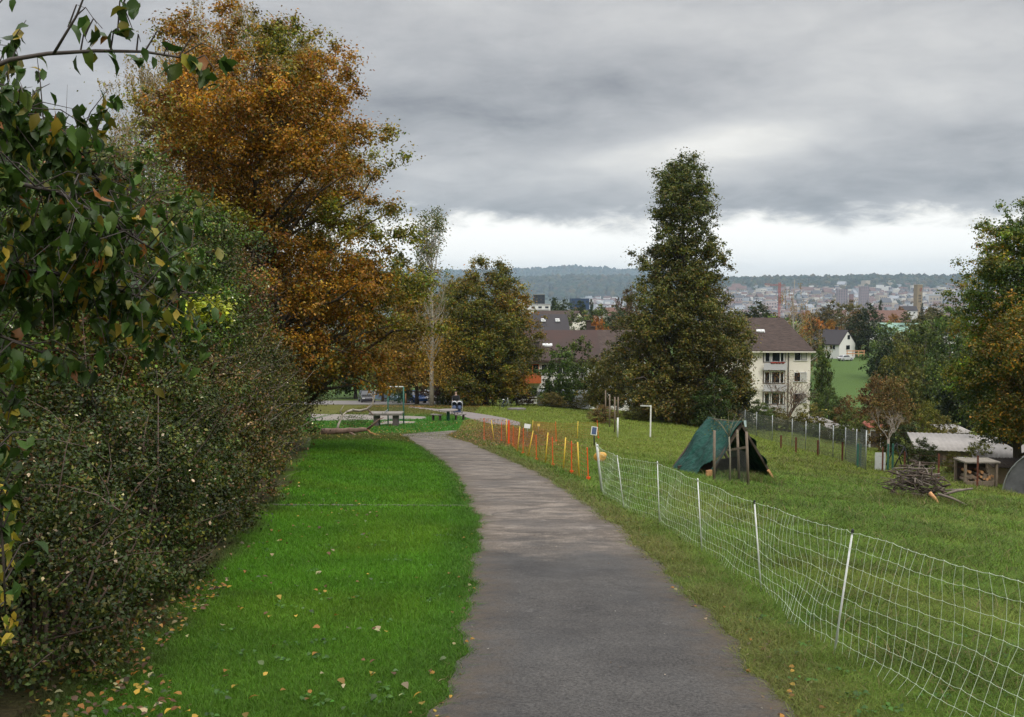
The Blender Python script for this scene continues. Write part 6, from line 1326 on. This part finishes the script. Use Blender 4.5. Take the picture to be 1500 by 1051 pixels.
for i, (_, x, d, z, s, a, k_) in enumerate(cand[:280]):
    if k_ in used: o = protos[k_].copy(); COL.objects.link(o)
    else: o = protos[k_]; used.add(k_)
    o.location = (x, d, z); o.rotation_euler = (0, 0, a); o.scale = (s, s, s * rng.uniform(.7, 1.25)); tag(o, 'tiny %s %s %s %s' % (LB[k_ % 5], 'flat roofed block' if k_ % 3 == 2 else 'gabled house', row_of(z, x, d), spot(x, d)), 'house', 'houses of the far city')
for k_, o in enumerate(protos):
    if k_ not in used: bpy.data.objects.remove(o)
rest = MB(); allm = WM + RM[:3]
vv = []; ff = []; mm = []
for _, x, d, z, s, a, k_ in cand[280:]:
    ca, sa = math.cos(a) * s, math.sin(a) * s; flat = k_ % 3 == 2; h = (1.0 if flat else .62) * s; b = len(vv)
    base4 = [(-.5, -.38), (.5, -.38), (.5, .38), (-.5, .38)]
    for zz in (-.4 * s, h):
        for u, v in base4: vv.append((x + u * ca - v * sa, d + u * sa + v * ca, z + zz))
    for u in (-.52, .52): vv.append((x + u * ca, d + u * sa, z + h + (.38 * s if not flat else .02)))
    ff += [(b, b + 1, b + 5, b + 4), (b + 1, b + 2, b + 6, b + 5), (b + 2, b + 3, b + 7, b + 6), (b + 3, b, b + 4, b + 7), (b + 4, b + 5, b + 9, b + 8), (b + 6, b + 7, b + 8, b + 9), (b + 5, b + 6, b + 9), (b + 7, b + 4, b + 8)]
    mm += [k_ % 5] * 4 + [5 + (2 if flat else k_ % 2)] * 4
rest.v = vv; rest.f = ff; rest.m = mm; rest.sm = [False] * len(ff); o = rest.build('city_houses', allm); tag(o, 'mass of small pale houses spread over the far hillside', 'houses', kind='stuff')

# ------------------------------------------------------------------ trees of the middle distance
def proto(name, kind, pal, seed, nleaf=9500, lsize=.33):
    prof = {'round': [(0, 2.0), (.2, 3.2), (.5, 3.6), (.8, 2.6), (1, .9)], 'cone': [(0, 2.2), (.2, 2.1), (.5, 1.4), (.8, .7), (1, .12)], 'tall': [(0, 1.2), (.3, 2.0), (.7, 1.7), (1, .5)], 'bush': [(0, 3.4), (.3, 4.2), (.7, 3.4), (1, 1.2)]}[kind]
    return tree(name, (0, -40, -80), None, None, 10, prof, {'round': 1.0, 'cone': .8, 'tall': 1.0, 'bush': .3}[kind], pal, 320, 1.0 if kind != 'cone' else .6, nleaf, lsize, .22, seed, nl=26, lump=.22, m=LEAFV, twigs=24 if kind != 'cone' else 0, clumpvar=.25)
PAL = {'dark': [((.022, .038, .014), 4), ((.034, .050, .016), 3)], 'green': [((.045, .075, .018), 4), ((.065, .090, .020), 3), ((.035, .055, .015), 2)], 'olive': [((.085, .088, .022), 4), ((.06, .07, .018), 3), ((.12, .10, .025), 1)],
       'orange': [((.28, .13, .02), 4), ((.20, .085, .018), 3), ((.32, .19, .03), 1)], 'russet': [((.095, .068, .028), 4), ((.07, .055, .024), 3), ((.13, .085, .03), 1.6), ((.06, .07, .02), 2)], 'yellow': [((.16, .15, .03), 3), ((.10, .11, .022), 3)], 'purple': [((.055, .025, .022), 4), ((.035, .02, .018), 3), ((.07, .045, .02), 1)]}
PT = {}
def PR(kind, pal):
    if (kind, pal) not in PT: PT[kind, pal] = proto('conifer' if kind == 'cone' else 'bush' if kind == 'bush' else 'tree', kind, PAL[pal], 100 + len(PT)); PT[kind, pal]['unused'] = 1
    return PT[kind, pal]
HW = {'round': 3.7, 'cone': 2.3, 'tall': 2.1, 'bush': 4.2}; rt = np.random.default_rng(91)
def put(kind, pal, px, top, d, wpx, label, group='trees of the valley', base_py=None, dz=0):
    p = PR(kind, pal)
    if 'unused' in p: del p['unused']; o = p
    else: o = copy_tree(p)
    b_ = ground(px, d); zt = P(px, top, d).z; b_.z += dz; h = max(zt - b_.z, 1.2); o.location = b_; sx = wpx / F * d / 2 / HW[kind]; o.scale = (sx, sx, h / 10); o.rotation_euler = (0, 0, rt.uniform(0, 6.28)); tag(o, label, 'bush' if kind == 'bush' else 'tree', group); return o
put('cone', 'dark', 586, 369, 150, 44, 'lone dark conifer rising between the orange maple and the pale slender tree')
for px, top, d, w_, lab in ((655, 545, 104, 40, 'dark red-brown bush right of the pale slender trunk'), (690, 540, 106, 44, 'purple-brown bush under the left side of the round tree'), (722, 548, 104, 46, 'purple-brown bush under the middle of the round tree'), (757, 556, 102, 40, 'dark bush below the right side of the round tree'), (640, 560, 118, 60, 'dark shrubbery behind the person with the pushchair'), (772, 575, 98, 26, 'small dark bush at the corner of the white house')): put('bush', 'purple', px, top, d, w_, lab, 'dark bushes along the park edge')
put('bush', 'dark', 650, 578, 101, 28, 'low dark green bush right of the pale slender trunk', 'dark bushes along the park edge'); put('tall', 'green', 684, 520, 98, 22, 'young leafy tree with pale stems before the dark bushes')
put('bush', 'green', 583, 548, 116, 40, 'leafy green bush behind the top of the green frame'); put('round', 'yellow', 560, 470, 125, 70, 'yellowish tree behind the lower edge of the orange maple'); put('round', 'green', 520, 440, 140, 90, 'green tree hidden behind the orange maple')
put('round', 'green', 820, 512, 97, 62, 'small spreading apple tree before the white house with the long roof'); put('round', 'green', 852, 500, 101, 60, 'green apple tree in front of the middle of the long brown roof'); put('round', 'olive', 884, 520, 93, 62, 'olive green young tree just left of the oak'); put('round', 'dark', 905, 500, 104, 60, 'darker tree touching the left side of the oak')
put('bush', 'russet', 885, 600, 70, 46, 'low round russet bush on the meadow beside the poles'); put('bush', 'russet', 808, 576, 94, 46, 'twiggy brownish bush at the foot of the white house'); put('bush', 'olive', 928, 606, 80, 34, 'small olive bush between the poles and the oak'); put('bush', 'olive', 845, 590, 96, 40, 'low olive bush beneath the apple trees')
put('bush', 'russet', 975, 604, 86, 40, 'brown undergrowth at the foot of the oak'); put('bush', 'russet', 1030, 604, 88, 50, 'reddish undergrowth to the right of the oak trunk')
put('round', 'green', 1048, 552, 78, 60, 'low light green tree growing at the right foot of the oak'); put('round', 'dark', 1085, 545, 84, 46, 'dark green small tree between oak and cream apartment block')
put('bush', 'green', 1112, 586, 88, 52, 'green bush before the left part of the cream block'); put('bush', 'olive', 1140, 596, 92, 48, 'olive bush in front of the middle of the cream block'); put('bush', 'olive', 1188, 590, 90, 50, 'olive bush under the right corner of the cream block')
put('tall', 'green', 1206, 502, 126, 24, 'tall dense green hedge tree at the right end of the cream block'); put('bush', 'green', 1216, 568, 112, 44, 'bright green bush right of the cream block'); put('bush', 'russet', 1244, 584, 88, 46, 'reddish brown shrub before the far green field'); put('bush', 'green', 1250, 600, 76, 46, 'green shrub over the grey chain link fence')
put('bush', 'russet', 1286, 556, 84, 66, 'large brown twiggy shrub right of the green field'); put('bush', 'russet', 1312, 560, 70, 74, 'brownish shrub thicket above the white board gate'); put('round', 'olive', 1326, 500, 104, 74, 'olive tree left of the dense garden trees'); put('round', 'green', 1354, 482, 110, 86, 'mid green tree in the middle of the garden trees')
put('round', 'green', 1392, 462, 118, 90, 'green tree left behind the tall right-hand maple'); put('round', 'dark', 1420, 520, 92, 90, 'dark tree left of the right-hand maple'); put('bush', 'yellow', 1362, 588, 78, 40, 'yellow-green bush above the large pale shed roof'); put('bush', 'green', 1352, 642, 52, 52, 'feathery green bush behind the brush pile')
put('bush', 'olive', 1385, 606, 66, 46, 'grey-green twiggy shrub at the back of the pale shed'); put('bush', 'yellow', 1400, 668, 50, 24, 'bright yellow climbing plant on the garden fence'); put('bush', 'yellow', 1438, 646, 50, 40, 'yellow-green shrub beside the log store'); put('bush', 'dark', 1470, 600, 60, 70, 'dark undergrowth beneath the right-hand maple'); put('round', 'dark', 1462, 480, 88, 110, 'dark tree filling the background behind the right-hand maple')
put('bush', 'dark', 1330, 625, 68, 60, 'dark green shrub behind the black A-frame'); put('bush', 'olive', 1225, 622, 80, 40, 'olive shrub behind the middle of the chain link fence'); put('bush', 'green', 1195, 625, 84, 40, 'small green shrub beside the mossy little shed'); put('bush', 'olive', 1165, 612, 90, 40, 'olive shrub below the bare tree')
# further off
for kind, pal, px, top, d, w_, lab in (('cone', 'dark', 812, 436, 380, 30, 'first dark conifer right of the white flat roofed block'), ('round', 'dark', 829, 443, 360, 54, 'dark round tree among the conifers above the long roof'), ('cone', 'dark', 850, 440, 400, 26, 'slim dark conifer above the chimney of the long roof'), ('round', 'green', 838, 462, 240, 64, 'mid green tree above the middle of the long roof'), ('round', 'green', 880, 452, 260, 60, 'green tree left behind the oak top half'),
        ('round', 'orange', 876, 468, 210, 36, 'orange tree just above the grey-brown roof'), ('cone', 'dark', 866, 438, 430, 12, 'narrow conifer in front of the blue hall'), ('round', 'russet', 918, 426, 300, 40, 'brownish tree top showing at the left edge of the oak'), ('round', 'dark', 905, 455, 280, 50, 'dark tree touching the left outline of the oak'), ('round', 'russet', 905, 470, 230, 50, 'russet tree close behind the left outline of the oak'),
        ('round', 'russet', 1205, 452, 330, 46, 'russet tree above the right end of the brown roof'), ('round', 'orange', 1218, 471, 290, 26, 'small orange tree left above the white gabled house'), ('round', 'olive', 1232, 442, 420, 60, 'olive brown tree mass above the white gabled house'), ('round', 'russet', 1250, 458, 300, 44, 'russet tree right behind the beige gabled house'), ('round', 'dark', 1272, 449, 268, 56, 'large dark green round tree right of the beige gabled house'),
        ('round', 'orange', 1307, 462, 380, 26, 'small orange tree below the red roof'), ('round', 'orange', 1317, 452, 520, 20, 'tiny orange tree beside the church tower'), ('cone', 'dark', 1289, 440, 560, 12, 'dark pointed tree on the skyline left of the red roof'), ('round', 'olive', 1335, 458, 330, 60, 'olive tree in front of the church tower base'), ('cone', 'dark', 1350, 444, 820, 9, 'dark conifer beside the church tower'), ('round', 'olive', 1378, 447, 400, 50, 'yellowish olive tree right of the church tower'),
        ('round', 'green', 1405, 455, 360, 50, 'green tree at the left outline of the right-hand maple'), ('round', 'green', 1300, 478, 210, 60, 'green tree right behind the dark round one'), ('round', 'olive', 1345, 470, 200, 70, 'olive tree below the church tower'), ('round', 'green', 1385, 470, 190, 70, 'fresh green tree below right of the church tower'), ('round', 'dark', 1300, 500, 150, 50, 'dark tree at the right border of the green field'), ('round', 'russet', 1192, 470, 240, 30, 'russet bush tree peeping past the roof end'), ('round', 'orange', 1180, 458, 420, 30, 'golden tree just above the roof ridge'), ('round', 'green', 1135, 470, 210, 120, 'green tree crown behind the brown roof ridge')):
    put(kind, pal, px, top, d, w_, lab)
def vspot(p):
    for lim, w in ((640, 'behind the orange maple'), (790, 'behind the broad round tree'), (830, 'right of the flat roofed block'), (890, 'above the long brown roof'), (1000, 'behind the left half of the oak'), (1090, 'behind the right half of the oak'), (1150, 'above the cream block'), (1200, 'beside the thin birch'), (1260, 'above the white gabled house'), (1330, 'left of the church tower'), (1400, 'right of the church tower')):
        if p < lim: return w
    return 'behind the right-hand maple'
kinds = ['round', 'round', 'round', 'cone', 'tall']; pals = ['dark', 'green', 'olive', 'russet', 'orange', 'green', 'olive']
for i in range(95):
    px = rt.uniform(530, 1520); d = rt.uniform(380, 1500) if i > 25 else rt.uniform(250, 420); kd = kinds[rt.integers(5)]; pl_ = pals[rt.integers(7)]
    if 1195 < px < 1330 and d < 420: continue
    if kd == 'cone': pl_ = 'dark'
    b_ = ground(px, d); hgt = rt.uniform(9, 17); top = 440.5 - (b_.z + hgt - CAMZ) / d * F; put(kd, pl_, px, top, d, hgt * .85 / d * F * (.5 if kd == 'cone' else 1), '%s %s %s %s' % (pl_, {'round': 'round tree', 'cone': 'pointed conifer', 'tall': 'slender tree'}[kd], 'far out in the valley' if d > 800 else 'in the middle valley' if d > 500 else 'in the near valley', vspot(px)), 'distant valley trees')
for p in [p for p in PT.values() if 'unused' in p]:
    for c in list(p.children): bpy.data.objects.remove(c)
    bpy.data.objects.remove(p)
# houses scattered between them
HS = [(1298, 470, 420, 'red', 16), (1318, 488, 330, 'green', 12), (1225, 462, 620, 'red', 12), (1206, 470, 450, 'slate', 10), (1385, 487, 300, 'slate', 9), (1165, 470, 700, 'slate', 14), (1112, 470, 800, 'slate', 16), (1190, 466, 900, 'red', 15), (1330, 455, 900, 'slate', 14), (905, 462, 500, 'red', 14), (870, 462, 600, 'slate', 12), (1260, 462, 800, 'slate', 12), (1080, 470, 650, 'red', 12)]
for i, (px, py, d, c, w_) in enumerate(HS):
    rm = {'red': mat('city_red_roof', (.16, .065, .045)), 'green': mat('copper_roof', (.22, .34, .28), .8), 'slate': mat('slate_roof', (.06, .05, .055))}[c]; b_ = P(px, py, d); zb = b_.z - 6
    near = ['wide red roofed house left of the church tower', 'house with pale green copper roof below the church tower', 'red roofed house above the white gabled house', 'slate roofed house above the roof end of the cream block', 'small white hut with grey roof right below the church tower', 'slate house behind the bare birch', 'slate house left behind the birch', 'red roofed house right behind the birch', 'slate house at the foot of the church tower', 'red roofed house at the left outline of the oak', 'slate house in front of the blue hall', 'slate house below the slim purple tower', 'red roofed house at the right outline of the oak'][i]
    t, r = gable_block('house', near, Vector((b_.x, d, zb)), rt.uniform(-.5, .5), w_, w_ * .7, 6, 6 + w_ * .26, WM[i % 2], rm, group=None); window(t, 0, -w_ * .35, 4, 1.6, 1.4); window(t, w_ * .3, -w_ * .35, 4, 1.6, 1.4)
# bare tree in front of the cream block, birch behind it
rng = np.random.default_rng(93); b_ = ground(1154, 103); t = thing('bare_tree', b_, 'bare brown fruit tree in front of the cream apartment block', 'tree'); mb = MB(); h_ = P(1150, 528, 103).z - b_.z
mb.tube([(0, 0, -.2), (.05, 0, 1.3)], [.16, .13], 8)
for k_ in range(7): a = rng.uniform(0, 6.28); twig_tree(mb, Vector((.05, 0, rng.uniform(.9, 1.3))), Vector((math.cos(a) * .55, math.sin(a) * .55, .9)).normalized(), h_ * .30, .07, 5, rng, .38)
mb.build('branches', TWIG, t); C = np.stack([rng.normal(-.3, 1.3, 1500), rng.normal(0, 1.2, 1500), rng.uniform(1.5, h_ * .85, 1500)], 1); leaves('leaves', rng, C, .12, [((.16, .08, .025), 3), ((.10, .08, .03), 2)], parent=t)
birch(1163, 165, 404, 4.0, 'thin leafed birch with white stem rising behind the brown roof', 95, n=90, strands=5, size=.24, pal=[((.22, .16, .045), 4), ((.14, .12, .04), 3)], prof=[(0, 5.0), (.4, 4.6), (.7, 3.0), (1, .9)])
# small bare tree among the garden shrubs
b_ = ground(1305, 66); t = thing('bare_tree', b_, 'grey leafless tree among the garden shrubs above the brush pile', 'tree'); mb = MB(); mb.tube([(0, 0, -.2), (0, 0, 1.2)], [.1, .08], 7)
for k_ in range(5): a = rng.uniform(0, 6.28); twig_tree(mb, Vector((0, 0, 1.1)), Vector((math.cos(a) * .6, math.sin(a) * .6, .8)).normalized(), .95, .04, 5, rng, .45)
mb.build('branches', GREYTWIG, t)
# tall flat roofed block behind the hedge at far left
D = 46; t = flat_block(34, D, 118, 118, 560, 'tall pale apartment block whose roof corner shows above the hedge at far left', mat('beige_facade', (.42, .38, .31), .9), 6, 4, depth=10, overh=1.4, roofm=mat('dark_eave', (.10, .09, .085), .8)); t.location.z = Hs(t.location.x, D) ; 
# ------------------------------------------------------------------ haze: even pale air in one closed box
hm = bpy.data.materials.new('haze_air'); hm.use_nodes = True; t = hm.node_tree; t.nodes.clear()
o_ = t.nodes.new('ShaderNodeOutputMaterial'); v_ = t.nodes.new('ShaderNodeVolumePrincipled')
v_.inputs['Density'].default_value = HAZE; v_.inputs['Color'].default_value = (.62, .82, 1.0, 1); v_.inputs['Anisotropy'].default_value = 0.2
t.links.new(v_.outputs[0], o_.inputs['Volume'])
mb = MB(); mb.box((0, 5250, 120), (15000, 10700, 480)); o = mb.build('haze', hm); o['kind'] = 'stuff'

# ------------------------------------------------------------------ labels: tell twins apart by their place
twins = {}
for o in bpy.data.objects:
    if o.parent is None and o.get('label') and o.get('group') in ('houses of the far city', 'distant valley trees'): twins.setdefault(o['label'], []).append(o)
for lab, os_ in twins.items():
    if len(os_) in (2, 3):
        os_.sort(key=lambda o: o.location.x / o.location.y)
        for w_, o in zip(('left-hand', 'right-hand') if len(os_) == 2 else ('leftmost', 'middle', 'rightmost'), os_): o['label'] = w_ + ' ' + lab
